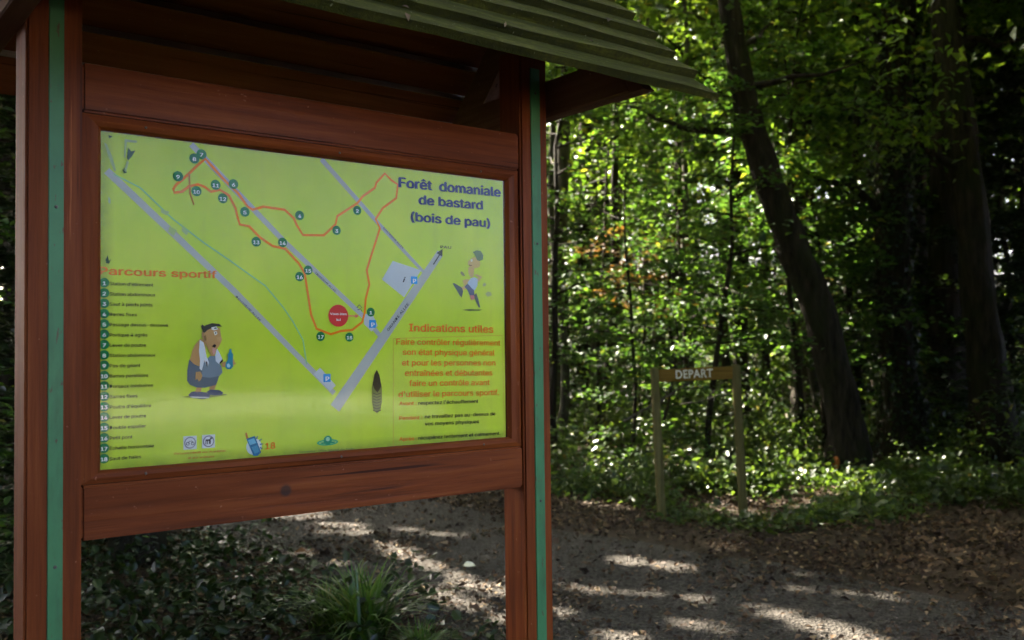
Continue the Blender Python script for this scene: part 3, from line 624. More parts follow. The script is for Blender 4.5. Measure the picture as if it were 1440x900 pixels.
# ------------------------------------------------------------------ foliage builders
def tube(paths, sides=7):
    Vs, Fs, off = [], [], 0
    for pts, rad in paths:
        P = np.asarray(pts, float); n = len(P); T = np.gradient(P, axis=0); T = unit(T)
        ref = np.where(np.abs(T[:, 2:3]) > 0.9, np.array([[1., 0, 0]]), np.array([[0, 0, 1.]])); A = unit(np.cross(T, ref)); B = np.cross(T, A)
        # keep the frame steady along the tube
        for i in range(1, n):
            A[i] = A[i-1]-T[i]*np.dot(A[i-1], T[i]); A[i] /= np.linalg.norm(A[i]); B[i] = np.cross(T[i], A[i])
        a = np.linspace(0, 2*np.pi, sides, endpoint=False); rr = np.asarray(rad, float)[:, None]*np.ones(sides)
        rr = rr*(1+0.07*np.sin(a*3+np.arange(n)[:, None]*0.9)+0.04*rng.normal(size=(n, sides))+(0.05*rng.normal(size=(1, sides)) if sides > 9 else 0))
        V = P[:, None, :]+rr[..., None]*(np.cos(a)[None, :, None]*A[:, None, :]+np.sin(a)[None, :, None]*B[:, None, :])
        Vs.append(V.reshape(-1, 3)); i, j = np.meshgrid(np.arange(n-1), np.arange(sides), indexing='ij'); i = i.ravel(); j = j.ravel(); j2 = (j+1) % sides
        Fs.append(np.stack([i*sides+j, i*sides+j2, (i+1)*sides+j2, (i+1)*sides+j], -1)+off); off += n*sides
    return np.concatenate(Vs), np.concatenate(Fs)
def curve(a, b, n, wob, r=rng):
    a = np.asarray(a, float); b = np.asarray(b, float); t = np.linspace(0, 1, n)[:, None]
    w = np.cumsum(r.normal(size=(n, 3)), 0)*wob; w -= t*w[-1]; return a+(b-a)*t+w

# openings in the canopy through which the sun falls on the path, the undergrowth and the sapling sprays
SHAFT_P, SHAFT_R = [], []
def opening(p, rad): SHAFT_P.append(p[:]); SHAFT_R.append(rad)
for (x0, y0, x1, y1, rad) in ((425, 722, 490, 746, .26), (530, 763, 695, 834, .13), (618, 836, 706, 872, .11), (560, 742, 640, 752, .10), (780, 705, 905, 716, .10), (862, 784, 965, 803, .14), (780, 824, 965, 838, .09), (780, 868, 880, 898, .13), (1080, 858, 1185, 892, .15), (1120, 828, 1255, 842, .10), (1000, 766, 1060, 772, .09), (930, 870, 1010, 880, .09)):
    a_, b_ = px_ground(x0, y0), px_ground(x1, y1); n_ = max(2, int((b_-a_).length/(rad*0.9)))
    for i_ in range(n_+1):
        if random.random() < 0.84: opening(a_.lerp(b_, i_/n_)+Vector((random.gauss(0, rad*0.25), random.gauss(0, rad*0.25), 0)), rad*(0.45+0.85*random.random()))
for (x0, y0, Y_, rad) in ((923, 600, 9.15, .10), (928, 680, 9.15, .06), (1040, 570, 9.2, .07), (1000, 545, 10.8, .3), (820, 180, 17, .8), (900, 280, 18, .8), (830, 440, 17, .5), (990, 380, 19, .7), (940, 220, 21, 1.0), (870, 120, 22, 1.0), (1080, 535, 11.2, .35), (1085, 575, 11, .3), (955, 612, 10.2, .22), (990, 665, 9.9, .25), (1105, 650, 10.8, .28), (1140, 665, 10.8, .22), (1070, 695, 10, .18), (880, 640, 11, .2), (830, 600, 12, .25), (1180, 708, 10.4, .15), (930, 560, 11, .2), (1010, 620, 10.6, .15), (800, 690, 10.6, .12), (1160, 600, 11.5, .2),
        (900, 60, 15, .8), (960, 120, 14, .7), (880, 200, 16, .7), (960, 30, 20, 1.0), (820, 320, 18, .6), (840, 370, 22, .8), (930, 390, 13, .3), (960, 410, 14, .4), (1000, 300, 17, .5), (1090, 170, 16, .5), (1110, 30, 18, .7), (1130, 330, 17, .4), (870, 430, 15, .5), (905, 350, 15.5, .6), (985, 200, 15, .5), (1000, 470, 14, .3), (860, 520, 14, .35), (1060, 480, 15, .3), (1150, 480, 14, .25), (920, 470, 20, .6), (820, 250, 24, .8),
        (330, 755, 8.2, .10), (400, 790, 7.0, .09), (445, 735, 8.8, .14), (250, 795, 7.0, .07), (470, 770, 7.4, .1), (420, 760, 7.8, .12), (500, 840, 6.2, .06)):
    opening(px_at(x0, y0, Y_), rad*(1.15 if 9.6 < Y_ < 12.1 and y0 > 500 else 1.0))
SHAFT_P = np.array(SHAFT_P); SHAFT_R = np.array(SHAFT_R); SUNV = np.array(to_sun[:])
def carve(P, r):
    keep = np.ones(len(P), bool); jit = 0.8+0.4*r.random(len(P))
    for p, rad in zip(SHAFT_P, SHAFT_R):
        d = P-p; t = d@SUNV; q2 = np.sum(d*d, 1)-t*t; keep &= ~((q2 < (rad*jit)**2) & (t > 1.2))
    return keep
def tall_tree(seed, height, r0, crown0, spread, nl, per, leaf, at=(0, 0, 0), rz=0.0, sc=1.0):
    r = np.random.default_rng(seed)
    top = np.array([r.normal()*0.5, r.normal()*0.5, height])
    tr = curve((0, 0, -0.3), top, 14, 0.07, r); rad = r0*(1-np.linspace(0, 1, 14)*0.82); rad[0] *= 1.35; rad[1] *= 1.1
    paths = [(tr, rad)]; cent = []
    for k in range(nl):
        h = crown0+(height-crown0)*(k+r.random())/nl; i = np.interp(h, tr[:, 2], np.arange(14)); p = np.array([np.interp(i, np.arange(14), tr[:, c]) for c in range(3)])
        a = k*2.4+r.random(); prof = spread*(0.45+0.75*math.sin(math.pi*min(1, (h-crown0)/(height-crown0)*0.85+0.12)))*(0.7+0.5*r.random())
        e = p+np.array([math.cos(a)*prof, math.sin(a)*prof, prof*(0.1+0.45*r.random())]); br = curve(p, e, 6, 0.09, r); rb = np.interp(h, tr[:, 2], rad)*0.42
        paths.append((br, rb*(1-np.linspace(0, 1, 6)*0.85)))
        for m in range(5):
            q_ = br[1+m]
            if r.random() < 0.8: cent.append(q_+r.normal(size=3)*np.array([.5, .5, .28]))
    cent = np.array(cent); P = clusters(cent, per, 0.34+0.22*r.random(len(cent)), 0.40, r)
    ca, sa = math.cos(rz), math.sin(rz); W_ = np.stack([P[:, 0]*ca-P[:, 1]*sa, P[:, 0]*sa+P[:, 1]*ca, P[:, 2]], 1)*sc+np.array(at); P = P[carve(W_, r)]
    tv_, tf_ = tube(paths, 6)
    return np_mesh('trunk', tv_, tf_, True), leaves('crown', P, leaf*(0.7+0.6*r.random(len(P))), up_normals(len(P), 0.55, r), r=r)
def sapling(seed, height, r0, low, spread, nl, per, leaf, at=None, rz=0.0, sc=1.0):
    r = np.random.default_rng(seed)
    tr = curve((0, 0, -0.15), (r.normal()*0.35, r.normal()*0.35, height), 9, 0.06, r); rad = r0*(1-np.linspace(0, 1, 9)*0.85)
    paths = [(tr, rad)]; P = []; D = []
    for k in range(nl):
        h = low+(height*0.98-low)*(k+r.random())/nl; p = np.array([np.interp(h, tr[:, 2], tr[:, c]) for c in range(3)])
        a = k*2.4+r.random()*1.2; ln = spread*(1.1-0.6*h/height)*(0.6+0.6*r.random())
        e = p+np.array([math.cos(a)*ln, math.sin(a)*ln, ln*(0.05+0.35*r.random())]); br = curve(p, e, 5, 0.04, r)
        br[:, 2] -= np.linspace(0, 1, 5)**2*ln*0.22
        paths.append((br, r0*0.34*(1-np.linspace(0, 1, 5)*0.8)))
        # flat layered spray of leaves along the branch and its side twigs
        m = per; u_ = 0.2+0.85*r.random(m); side = r.normal(size=m)*0.20*ln*(0.3+u_*0.6); ax = np.array([math.cos(a), math.sin(a), 0]); pr = np.array([-math.sin(a), math.cos(a), 0])
        idx = u_*4; base = np.stack([np.interp(np.minimum(idx, 4), np.arange(5), br[:, c]) for c in range(3)], 1)+ax*np.maximum(u_-1, 0)[:, None]*ln
        P.append(base+pr*side[:, None]+np.array([0, 0, 1])*(r.normal(size=m)*0.05-np.abs(side)*0.18)[:, None]); D.append(ax*0.7+pr*np.sign(side)[:, None]+r.normal(size=(m, 3))*0.25)
    P = np.concatenate(P); D = np.concatenate(D); tv_, tf_ = tube(paths, 6)
    if at is not None:
        ca, sa = math.cos(rz), math.sin(rz); W_ = np.stack([P[:, 0]*ca-P[:, 1]*sa, P[:, 0]*sa+P[:, 1]*ca, P[:, 2]], 1)*sc+np.array(at); kp = carve(W_, r); P = P[kp]; D = D[kp]
    return np_mesh('trunk', tv_, tf_, True), leaves('crown', P, leaf*(0.65+0.6*r.random(len(P))), up_normals(len(P), 0.33, r), 0.08, 0.5, False, r, D)
def plant_tree(name, meshes, x, y, rz, sc, label, cat, group, mats):
    e = empty(name, (x, y, H1(x, y)), rz); e.scale = (sc, sc, sc); tag(e, label, cat, group)
    link_mesh('trunk', meshes[0], mats[0], e); link_mesh('crown', meshes[1], mats[1], e)
    return e

# ------------------------------------------------------------------ the trees one can tell apart in the picture
def special(name, pix, Y, widths, label, mat, top_extra, leafn, seed, cat='tree', limbs=(), leafmat='leaf_tall', sides=22):
    r = np.random.default_rng(seed); pts = [px_at(x, y, Y) for x, y in pix]; b = pts[0]
    e = empty(name, (b.x, b.y, H1(b.x, b.y))); tag(e, label, cat); org = np.array((b.x, b.y, H1(b.x, b.y)))
    P = np.array([p[:] for p in pts])-org; P[0, 2] = 0.0; root = P[0].copy(); root[2] = -0.3
    wr = np.array(widths)*Y/FPX/2
    top = P[-1]+np.array([(P[-1]-P[-2])[0]*0.5, 0.5, top_extra])
    P = np.concatenate([[root], P, [P[-1]*0.5+top*0.5, top]]); wr[0] *= 1.25; wr = np.concatenate([[wr[0]*1.6], wr, [wr[-1]*0.8, wr[-1]*0.4]])
    # resample smoothly
    s = np.arange(len(P)); t = np.linspace(0, len(P)-1, 4*len(P)); P2 = np.stack([np.interp(t, s, P[:, c]) for c in range(3)], 1)
    k3 = np.array([.25, .5, .25])
    for _ in range(3): P2[1:-1] = P2[:-2]*k3[0]+P2[1:-1]*k3[1]+P2[2:]*k3[2]
    P2 += np.cumsum(r.normal(size=P2.shape), 0)*0.006*np.array([1, 1, 0])
    rad = np.interp(t, s, wr); paths = [(P2, rad)]; cent = []
    for (h0, ang, ln, up) in limbs:
        p = np.array([np.interp(h0, P2[:, 2], P2[:, c]) for c in range(3)]); a_ = R(ang)
        br = curve(p, p+np.array([math.cos(a_)*ln, math.sin(a_)*ln, up]), 8, 0.05, r); paths.append((br, np.interp(h0, P2[:, 2], rad)*0.33*(1-np.linspace(0, 1, 8)*0.8)))
        cent += [br[-1]+r.normal(size=3)*0.3 for _ in range(4)]+[br[5]+r.normal(size=3)*0.25]
    zt = P2[-1, 2]
    for k in range(leafn):
        h = zt-3.6*r.random()**1.2; p = np.array([np.interp(h, P2[:, 2], P2[:, c]) for c in range(3)]); a_ = r.random()*6.28; ln = 0.6+2.2*r.random()
        q_ = p+np.array([math.cos(a_)*ln, math.sin(a_)*ln, 0.3*r.random()*ln]); cent.append(q_)
        if k % 4 == 0: paths.append((curve(p, q_, 5, 0.05, r), 0.05*(1-np.linspace(0, 1, 5)*0.8)))
    tv_, tf_ = tube(paths, sides); link_mesh('trunk', np_mesh('trunk', tv_, tf_, True), M[mat], e)
    cent = np.array(cent); LP = clusters(cent, 80, 0.42, 0.42, r); LP = LP[carve(LP+org, r)]
    link_mesh('crown', leaves('crown', LP, 0.12*(0.7+0.6*r.random(len(LP))), up_normals(len(LP), 0.55, r), r=r), M[leafmat], e)
    return e, P2, rad, org

lt, LP_, LR_, LO_ = special('leaning_tree', [(1192, 668), (1186, 600), (1168, 500), (1141, 400), (1110, 330), (1083, 250), (1062, 190), (1045, 110), (1024, 0)], 12.0, [56, 48, 46, 44, 42, 39, 36, 33, 28], 'big dark tree trunk leaning to the left beside the DEPART sign', 'bark', 4.0, 46, 3, limbs=((4.9, -25, 1.5, 0.1), (5.3, 60, 2.0, 0.9), (4.2, 170, 1.6, 0.5)))
bmk = bmesh.new(); mp = px_at(1176, 651, 11.74); bmesh.ops.create_icosphere(bmk, subdivisions=2, radius=1)
warp(bmk, lambda c: Vector((c.x*0.045, c.y*0.025, c.z*0.085))+Vector((mp.x-LO_[0], mp.y-LO_[1], mp.z-LO_[2])))
om = from_bm('paint_mark', bmk, M['orange'], lt, True); om['label'] = 'small orange paint mark low on the trunk'
iv, IP, IR, IO = special('ivy_tree', [(1272, 648), (1264, 560), (1256, 460), (1250, 350), (1250, 250), (1252, 120), (1255, 0)], 13.6, [64, 50, 46, 46, 50, 58, 62], 'straight ivy-clad trunk right of the leaning tree', 'bark', 4.5, 46, 4, limbs=((3.2, 200, 1.5, 0.8), (5.5, 0, 1.8, 0.6)))
r = np.random.default_rng(5); n = 3600; z = r.random(n)*7.5; a = r.random(n)*6.28; ir = np.interp(z, IP[:, 2], IR)
ctr = np.stack([np.interp(z, IP[:, 2], IP[:, c]) for c in range(3)], 1); outv = np.stack([np.cos(a), np.sin(a), np.zeros(n)], 1)
link_mesh('ivy', leaves('ivy', ctr+outv*(ir+0.01+0.10*r.random(n)**2)[:, None], 0.05+0.045*r.random(n), outv+r.normal(size=(n, 3))*0.45, 0.08, 0.8, True, r), M['leaf_ivy'], iv)
special('slanting_tree', [(1400, 640), (1392, 520), (1378, 400), (1362, 260), (1345, 140), (1325, 0)], 12.8, [60, 50, 44, 42, 40, 37], 'dark trunk slanting up to the left at the right edge', 'bark', 4.0, 46, 6, limbs=((4.0, 200, 1.2, 0.3), (5.4, 20, 1.5, 0.6)))
special('upright_tree', [(1334, 636), (1330, 500), (1329, 380), (1331, 200), (1336, 0)], 15.2, [54, 46, 44, 42, 40], 'thick dark upright trunk between the ivy trunk and the right edge', 'bark', 4.0, 46, 12)
special('crooked_sapling', [(1124, 628), (1126, 590), (1119, 540), (1124, 512), (1114, 470), (1104, 420), (1100, 340)], 15.8, [13, 11, 10, 11, 9, 8, 6], 'thin crooked pale stem left of the big leaning trunk', 'bark_pale', 2.0, 10, 8, limbs=((2.3, 200, 0.8, 0.5),), leafmat='leaf_under', sides=7)
special('straight_tree', [(776, 640), (778, 560), (781, 480), (786, 400), (789, 330), (793, 250), (796, 130)], 17.0, [28, 24, 22, 21, 20, 19, 17], 'straight trunk just right of the board post with the green strip', 'bark_pale', 5.0, 40, 9, limbs=((4.6, 20, 1.8, 0.4), (6.0, 140, 1.5, 0.6)))
special('forked_tree', [(1044, 600), (1043, 520), (1040, 440), (1036, 370), (1038, 300), (1028, 180)], 18.5, [24, 20, 24, 20, 17, 14], 'dark stem with a swollen bole left of the leaning trunk', 'bark', 4.0, 36, 10, limbs=((3.2, 160, 1.4, 1.0), (3.6, 20, 1.3, 1.1)))
special('slim_tree', [(955, 590), (953, 500), (951, 400), (953, 300), (957, 180)], 21.0, [20, 17, 16, 15, 13], 'slim dark trunk rising behind the middle of the DEPART board', 'bark', 5.0, 36, 11)

# ------------------------------------------------------------------ forest trees
ORD = 'first second third fourth fifth sixth seventh eighth ninth tenth eleventh twelfth thirteenth fourteenth fifteenth sixteenth seventeenth eighteenth nineteenth twentieth twenty-first twenty-second twenty-third twenty-fourth twenty-fifth twenty-sixth'.split()
KIND = [(15, 0.20, 5.0, 3.4, 20, 125, 0.185), (17, 0.24, 6.0, 3.8, 22, 125, 0.195), (13, 0.15, 4.0, 2.9, 18, 120, 0.175)]
count = [0]
def forest_tree(k, x, y, rz, sc, label):
    count[0] += 1; ms = tall_tree(300+count[0], *KIND[k], at=(x, y, H1(x, y)), rz=rz, sc=sc)
    plant_tree('forest_tree', ms, x, y, rz, sc, label, 'tree', 'tall slim trees of the wood', (M['bark'] if count[0] % 4 else M['bark_pale'], M['leaf_tall']))
def in_view(x, y): return y > 1 and abs(x/y) < 0.60
spots = []
def far_enough(x, y, d): return all((x-a)**2+(y-b)**2 > d*d for a, b in spots)
special_xy = [(4.2, 12), (5.6, 13.6), (6.6, 12.8), (4.7, 15.8), (0.9, 17), (4.4, 18.5), (3.7, 21), (1.4, 9.2), (2.2, 9.3)]
spots += special_xy
r = np.random.default_rng(21); tries = 0; placed = 0
while placed < 52 and tries < 6000:
    tries += 1; x = r.uniform(-22, 20); y = r.uniform(7, 42); c = float(pathc(x, y))
    if 1.8 < c < 7.6 or (c <= 1.8 and y < 9) or not far_enough(x, y, 2.3): continue
    if 0.02 < x/y < 0.62 and y < 16: continue
    spots.append((x, y))
    placed += 1
rt_ = sorted([(x/y, x, y) for x, y in spots[len(special_xy):]]); cnt = {}
for i_, (q_, x, y) in enumerate(rt_):
    if 0.035 < q_ < 0.6:
        row = 'nearer' if y < 24 else 'farther'; cnt[row] = cnt.get(row, -1)+1
        wl = 'tall slim tree, %s from the board post among the %s trunks' % (ORD[min(cnt[row], 25)], row)
    else: wl = 'unseen tall slim tree added behind the camera to block skylight'
    forest_tree(i_ % 3, x, y, r.random()*6.28, r.uniform(0.85, 1.2), wl)
# the wood right, left and behind; several trees added to block skylight
for x, y, k, s in ((8.0, 9.5, 0, 1.0), (10.5, 6.5, 1, 1.0), (9.0, 3.5, 2, 1.0), (7.4, 6.6, 2, 1.05), (13.5, 10.5, 1, 1.0), (-5.0, 4.2, 0, 0.95), (-6.5, 1.0, 1, 1.0), (-4.2, -1.8, 2, 1.0), (-8.5, -3.0, 0, 1.0), (-7.5, 6.5, 2, 1.0), (-4.4, 7.4, 2, 0.9), (1, -16, 1, 1.0), (-6, -12, 2, 1.1), (5.2, 4.6, 1, 0.9), (-3.0, 7.7, 0, 0.9), (-4.9, 10.4, 1, 0.95), (-6.9, 13.2, 0, 1.0), (-9.2, 16.2, 1, 1.0), (-0.7, 11.9, 2, 1.0), (-3.2, 15.0, 0, 1.0), (-5.4, 18.3, 1, 1.05), (-7.6, 21.0, 0, 1.1), (-11.8, 19.6, 2, 1.1), (5.3, 17.3, 0, 1.0), (7.6, 17.2, 1, 1.0), (9.2, 14.4, 0, 1.0), (6.4, 20.4, 1, 1.05), (3.0, 19.0, 2, 1.1), (3.6, 5.5, 0, 1.15), (5.9, 7.4, 2, 1.5), (3.7, 2.3, 2, 1.05), (-3.1, 4.3, 2, 0.95)):
    forest_tree(k, x, y, x*3+y, s, 'unseen tall slim tree added behind the camera to block skylight')
r = np.random.default_rng(41); poles = sorted([(q_, Y_) for q_, Y_ in zip(np.linspace(0.05, 0.40, 17)+r.normal(size=17)*0.006, r.uniform(14.5, 27, 17))])
for i_, (q_, Y_) in enumerate(poles):
    x, y, rz = q_*Y_, Y_, r.random()*6.28
    ms = tall_tree(800+i_, 11+3*r.random(), 0.055+0.05*r.random(), 7.0, 1.5, 8, 70, 0.16, at=(x, y, H1(x, y)), rz=rz)
    plant_tree('pole_tree', ms, x, y, rz, 1.0, 'thin upright bare-stemmed tree, %s from the board post among the thin stems' % ORD[i_], 'tree', 'thin upright stems in the wood', (M['bark'] if i_ % 3 else M['bark_pale'], M['leaf_tall']))
SAP = [(4.6, 0.035, 0.7, 1.5, 28, 115, 0.092), (6.2, 0.05, 1.2, 1.7, 32, 115, 0.096), (3.2, 0.025, 0.35, 1.1, 24, 100, 0.080), (5.4, 0.04, 0.9, 1.9, 26, 130, 0.10)]
saps = [sapling(201+k, *SAP[k]) for k in range(4)]
r = np.random.default_rng(33); placed = 0; tries = 0; sp2 = list(special_xy[:2])
while placed < 64 and tries < 5000:
    tries += 1
    y = 11.2+r.random()**1.3*20; x = r.uniform(-0.25, 0.47)*y if placed < 50 else r.uniform(-0.62, -0.2)*y
    c = float(pathc(x, y))
    if c < 7.8 and c > 1.6: continue
    if not all((x-a)**2+(y-b)**2 > 1.1 for a, b in sp2): continue
    sp2.append((x, y)); placed += 1
rows = {}
for (x, y) in sp2[2:]:
    if x/y > 0.035: rows.setdefault('nearest' if y < 14.5 else 'middle' if y < 20 else 'farthest', []).append((x/y, x, y))
    else: rows.setdefault('hidden', []).append((x/y, x, y))
for row, lst in rows.items():
    for i_, (q_, x, y) in enumerate(sorted(lst)):
        k = int(r.integers(4)); rz = r.random()*6.28; sc = r.uniform(0.8, 1.25)
        if row == 'hidden': lb, gp = 'leafy sapling of the wood behind the information board', 'saplings behind the information board'
        else: lb, gp = 'leafy sapling, %s from the board post in the %s row of saplings' % (ORD[min(i_, 25)], row), '%s row of leafy saplings' % row
        plant_tree('sapling', sapling(700+placed, *SAP[k], at=(x, y, H1(x, y)), rz=rz, sc=sc), x, y, rz, sc, lb, 'sapling', gp, (M['bark'], M['leaf_under'])); placed += 1
# sapling whose browned leaves glow above the DEPART sign
r = np.random.default_rng(34); bs = sapling(210, 3.6, 0.03, 2.2, 1.4, 12, 60, 0.10); p = px_at(905, 600, 15.5)
plant_tree('browned_sapling', bs, p.x, p.y, 0.4, 1.0, 'sapling with orange-brown leaves above the DEPART sign', 'sapling', None, (M['bark'], M['leaf_gold']))
hollies = [sapling(221, 5.0, 0.05, 0.3, 1.3, 40, 125, 0.11), sapling(222, 7.0, 0.06, 0.5, 1.6, 52, 135, 0.12)]  # dark leaves deepen the right edge; unseen ones added to block the sky
for x, y, k, s in ((6.9, 11.2, 0, 1.0), (7.6, 13.8, 1, 1.0), (8.4, 15.6, 1, 1.1), (5.9, 15.4, 0, 1.0), (9.4, 18.0, 1, 1.2), (6.2, 9.6, 0, 0.55), (7.0, 17.5, 1, 1.0), (11.0, 20.0, 1, 1.2), (6.6, 8.2, 1, 0.95), (5.4, 6.3, 1, 0.85), (4.5, 4.6, 0, 0.9), (7.6, 6.4, 1, 1.0), (6.2, 3.0, 1, 0.9), (8.2, 4.3, 1, 1.1), (5.6, 8.4, 0, 0.7), (9.2, 8.0, 1, 1.2), (-7.3, 9.6, 1, 1.0), (-9.2, 12.8, 1, 1.2), (-6.0, 7.6, 0, 1.0), (-4.7, 8.3, 0, 0.9), (-4.0, 6.5, 0, 0.9), (-5.5, 10.2, 1, 1.1), (8.7, 24.5, 1, 1.5), (10.6, 25.5, 1, 1.4), (12.6, 26, 1, 1.5), (5.4, 24.5, 1, 1.1)):
    hl = 'dark holly standing %s at the right edge of the wood' % {(6.9, 11.2): 'nearest the verge', (7.6, 13.8): 'behind the slanting trunk', (8.4, 15.6): 'tallest', (5.9, 15.4): 'behind the ivy trunk', (9.4, 18.0): 'farthest right', (7.0, 17.5): 'far behind the slanting trunk', (11.0, 20.0): 'in the second row back', (8.7, 24.5): 'left in the far row', (10.6, 25.5): 'midmost in the far row', (12.6, 26): 'right in the far row', (5.4, 24.5): 'behind the leaning trunk', (-4.0, 6.5): 'well away, added to screen the sky,'}.get((x, y), 'outside the picture, added to block the sky,')
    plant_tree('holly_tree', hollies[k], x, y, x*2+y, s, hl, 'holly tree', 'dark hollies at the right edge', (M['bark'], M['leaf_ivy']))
for k in range(13):  # unseen ring of hollies and trees, added to close off skylight behind the camera
    if k < 7: continue
    a = R(82+k*14.5); d = 10.5+1.5*math.sin(k*2.1); x = 1.5+math.sin(a)*d; y = math.cos(a)*d
    plant_tree('holly_tree', hollies[1], x, y, k*1.7, 1.25+0.2*math.sin(k*1.3), 'unseen tall dark holly added to block skylight round the board', 'holly', 'hollies added to block skylight', (M['bark'], M['leaf_ivy']))
    a += R(7); d += 2.5; x = 1.5+math.sin(a)*d; y = math.cos(a)*d
    forest_tree(k % 3, x, y, k*2.3, 1.0, 'unseen tall slim tree added behind the camera to block skylight')
for x, y, s in ((-3.6, 24, 1.4), (-1.4, 27, 1.5), (-5.4, 28, 1.5), (0.9, 29, 1.5), (-8.0, 30, 1.6)):
    plant_tree('holly_tree', hollies[1], x, y, x*3, s, 'tall holly far off where the path leaves the wood behind the board', 'holly', 'hollies at the far end of the path', (M['bark'], M['leaf_under']))
for x, y, s in ((-0.2, -4.2, 1.1), (-1.8, -3.6, 1.15), (1.4, -5.0, 1.1)):  # also unseen, added behind the thicket to cut light reaching the wood
    plant_tree('holly_tree', hollies[1], x, y, x*3, s, 'unseen tall dark holly added to block skylight round the board', 'holly', 'hollies added to block skylight', (M['bark'], M['leaf_ivy']))
ev = sapling(231, 3.6, 0.05, 0.15, 0.88, 70, 130, 0.095)  # dense shrub, copies added out of view to shade the left of the board
plant_tree('shade_shrub', ev, -2.25, 1.05, 0.5, 1.0, 'unseen evergreen shrub close to the left end of the information board, added for shade', 'shrub', None, (M['bark'], M['leaf_ivy']))
for x, y, s in ((-1.75, -0.75, 1.05), (-1.0, -1.9, 1.15), (-2.7, -1.6, 1.2), (-1.85, 0.25, 0.8), (0.35, -1.45, 0.9), (-0.55, -1.3, 0.95), (1.15, -2.1, 1.0)):
    plant_tree('shade_shrub', ev, x, y, x*5, s, 'unseen evergreen shrub of the thicket added to shade the left end of the board', 'shrub', 'added shade thicket facing the board', (M['bark'], M['leaf_ivy']))
# saplings added out of view to darken the left side of the board
for x, y, k, s, rz in ((-3.0, 1.15, 0, 0.70, 0.3), (-2.3, -0.6, 3, 0.75, 2.0), (-3.6, 2.9, 1, 0.8, 4.0), (-3.2, 5.4, 2, 0.9, 1.0)):
    plant_tree('sapling', saps[k], x, y, rz, s, 'unseen leafy sapling added to shade the left end of the information board', 'sapling', 'saplings added to shade the left end of the information board', (M['bark'], M['leaf_under']))

# ------------------------------------------------------------------ undergrowth, ground cover, litter
def cover(name, n, area, hfun, L, mat, label, tilt=0.5, per=9, rad=0.14, quad=False, seed=1):
    r = np.random.default_rng(seed); out = []
    while sum(len(o) for o in out) < n:
        P = area(r, n); out.append(P)
    C_ = np.concatenate(out)[:n]; h = hfun(C_[:, 0], C_[:, 1], r)
    cent = np.stack([C_[:, 0], C_[:, 1], hgt(C_[:, 0], C_[:, 1])+h], 1)
    P = clusters(cent, per, rad, 0.55, r); g = hgt(P[:, 0], P[:, 1])+0.02; P[:, 2] = np.maximum(P[:, 2], g)
    me = leaves(name, P, L*(0.6+0.8*r.random(len(P))), up_normals(len(P), tilt, r), 0.08, 0.6, quad, r)
    o = link_mesh(name, me, mat); tag(o, label, None, None, 'stuff'); return o
def right_wood(r, n):
    y = 8+r.random(n)**1.2*16; x = r.uniform(-0.15, 0.72, n)*y; c = pathc(x, y)+0.35*vnoise(x, y, 1.3)-np.clip(x-2.2, 0, 2)*1.15
    return np.stack([x, y], 1)[(c > 6.75) & (vnoise(x+3, y, 1.15) > -0.38)]
def uh(x, y, r):
    d = np.clip(pathc(x, y)-np.clip(x-2.2, 0, 2)*1.15-6.6, 0, 3)/3
    lump = np.clip(0.5+1.15*vnoise(x, y, 1.5), 0.05, 1.8)
    near = np.clip((np.hypot(x-4.1, y-11.2)-0.5)/0.9, 0.12, 1)*np.clip((np.hypot(x-2.2, y-8.9)-0.3)/0.6, 0.08, 1)*np.clip((np.hypot(x-1.4, y-8.9)-0.3)/0.6, 0.08, 1)
    return r.random(len(x))**0.8*(0.10+1.15*d)*lump*near
cover('undergrowth', 6400, right_wood, uh, 0.082, M['leaf_shrub'], 'glossy leafy undergrowth covering the floor of the wood', 0.6, 8, 0.13, False, 51)
cover('low_plants', 3600, right_wood, lambda x, y, r: uh(x, y, r)*0.75, 0.055, M['leaf_low'], 'pale fine-leaved low plants among the undergrowth of the wood', 0.7, 8, 0.12, True, 53)
def left_floor(r, n):
    y = 3.2+r.random(n)*8; x = r.uniform(-0.72, 0.02, n)*y; c = pathc(x, y)+0.25*vnoise(x, y, 2.0)
    return np.stack([x, y], 1)[c < 2.95]
cover('bramble_cover', 1500, left_floor, lambda x, y, r: r.random(len(x))*np.clip(0.22+0.28*vnoise(x, y, 1.8), 0.03, 0.5), 0.062, M['leaf_ivy'], 'low dark brambles and ivy on the ground under the information board', 0.6, 8, 0.10, False, 52)
def litter_area(r, n):
    y = 3.5+r.random(n)*9.5; x = r.uniform(-0.7, 0.75, n)*y; c = pathc(x, y); w = np.where(c < 3.0, 0.5, np.where(c < 5.5+0.4*(x > 0.8), 0.12+0.3*(vnoise(x, y, 1.7) > 0.1), 0.45+0.55*(vnoise(x, y, 1.1) > -0.1))); w = np.where(c > 8.3, 0.35, w)
    return np.stack([x, y], 1)[r.random(n) < w]
def litter(name, n, L, mat, label, seed):
    r = np.random.default_rng(seed); P = litter_area(r, n*4)[:n]; z = hgt(P[:, 0], P[:, 1])+0.022+0.012*r.random(len(P))
    me = leaves(name, np.column_stack([P, z]), L*(0.5+0.9*r.random(len(P))), up_normals(len(P), 0.42, r), 0.12, 0.6, True, r)
    tag(link_mesh(name, me, mat), label, None, None, 'stuff')
litter('leaf_litter', 38000, 0.045, M['leaf_dry'], 'brown fallen leaves scattered over the path and its verges', 61)
litter('large_leaf_litter', 1100, 0.085, M['leaf_dry'], 'larger curled brown leaves among the litter', 62)
r = np.random.default_rng(63); n = 9000; sp_ = r.uniform(-6, 14, n); cc = r.uniform(2.9, 5.7, n); x = -0.6*sp_+0.8*cc; y = 0.8*sp_+0.6*cc
ok = (y > 4.2) & (np.abs(x/y) < 0.7) & (y < 13); x = x[ok]; y = y[ok]; n = len(x); sz = 0.004+0.012*r.random(n)**3
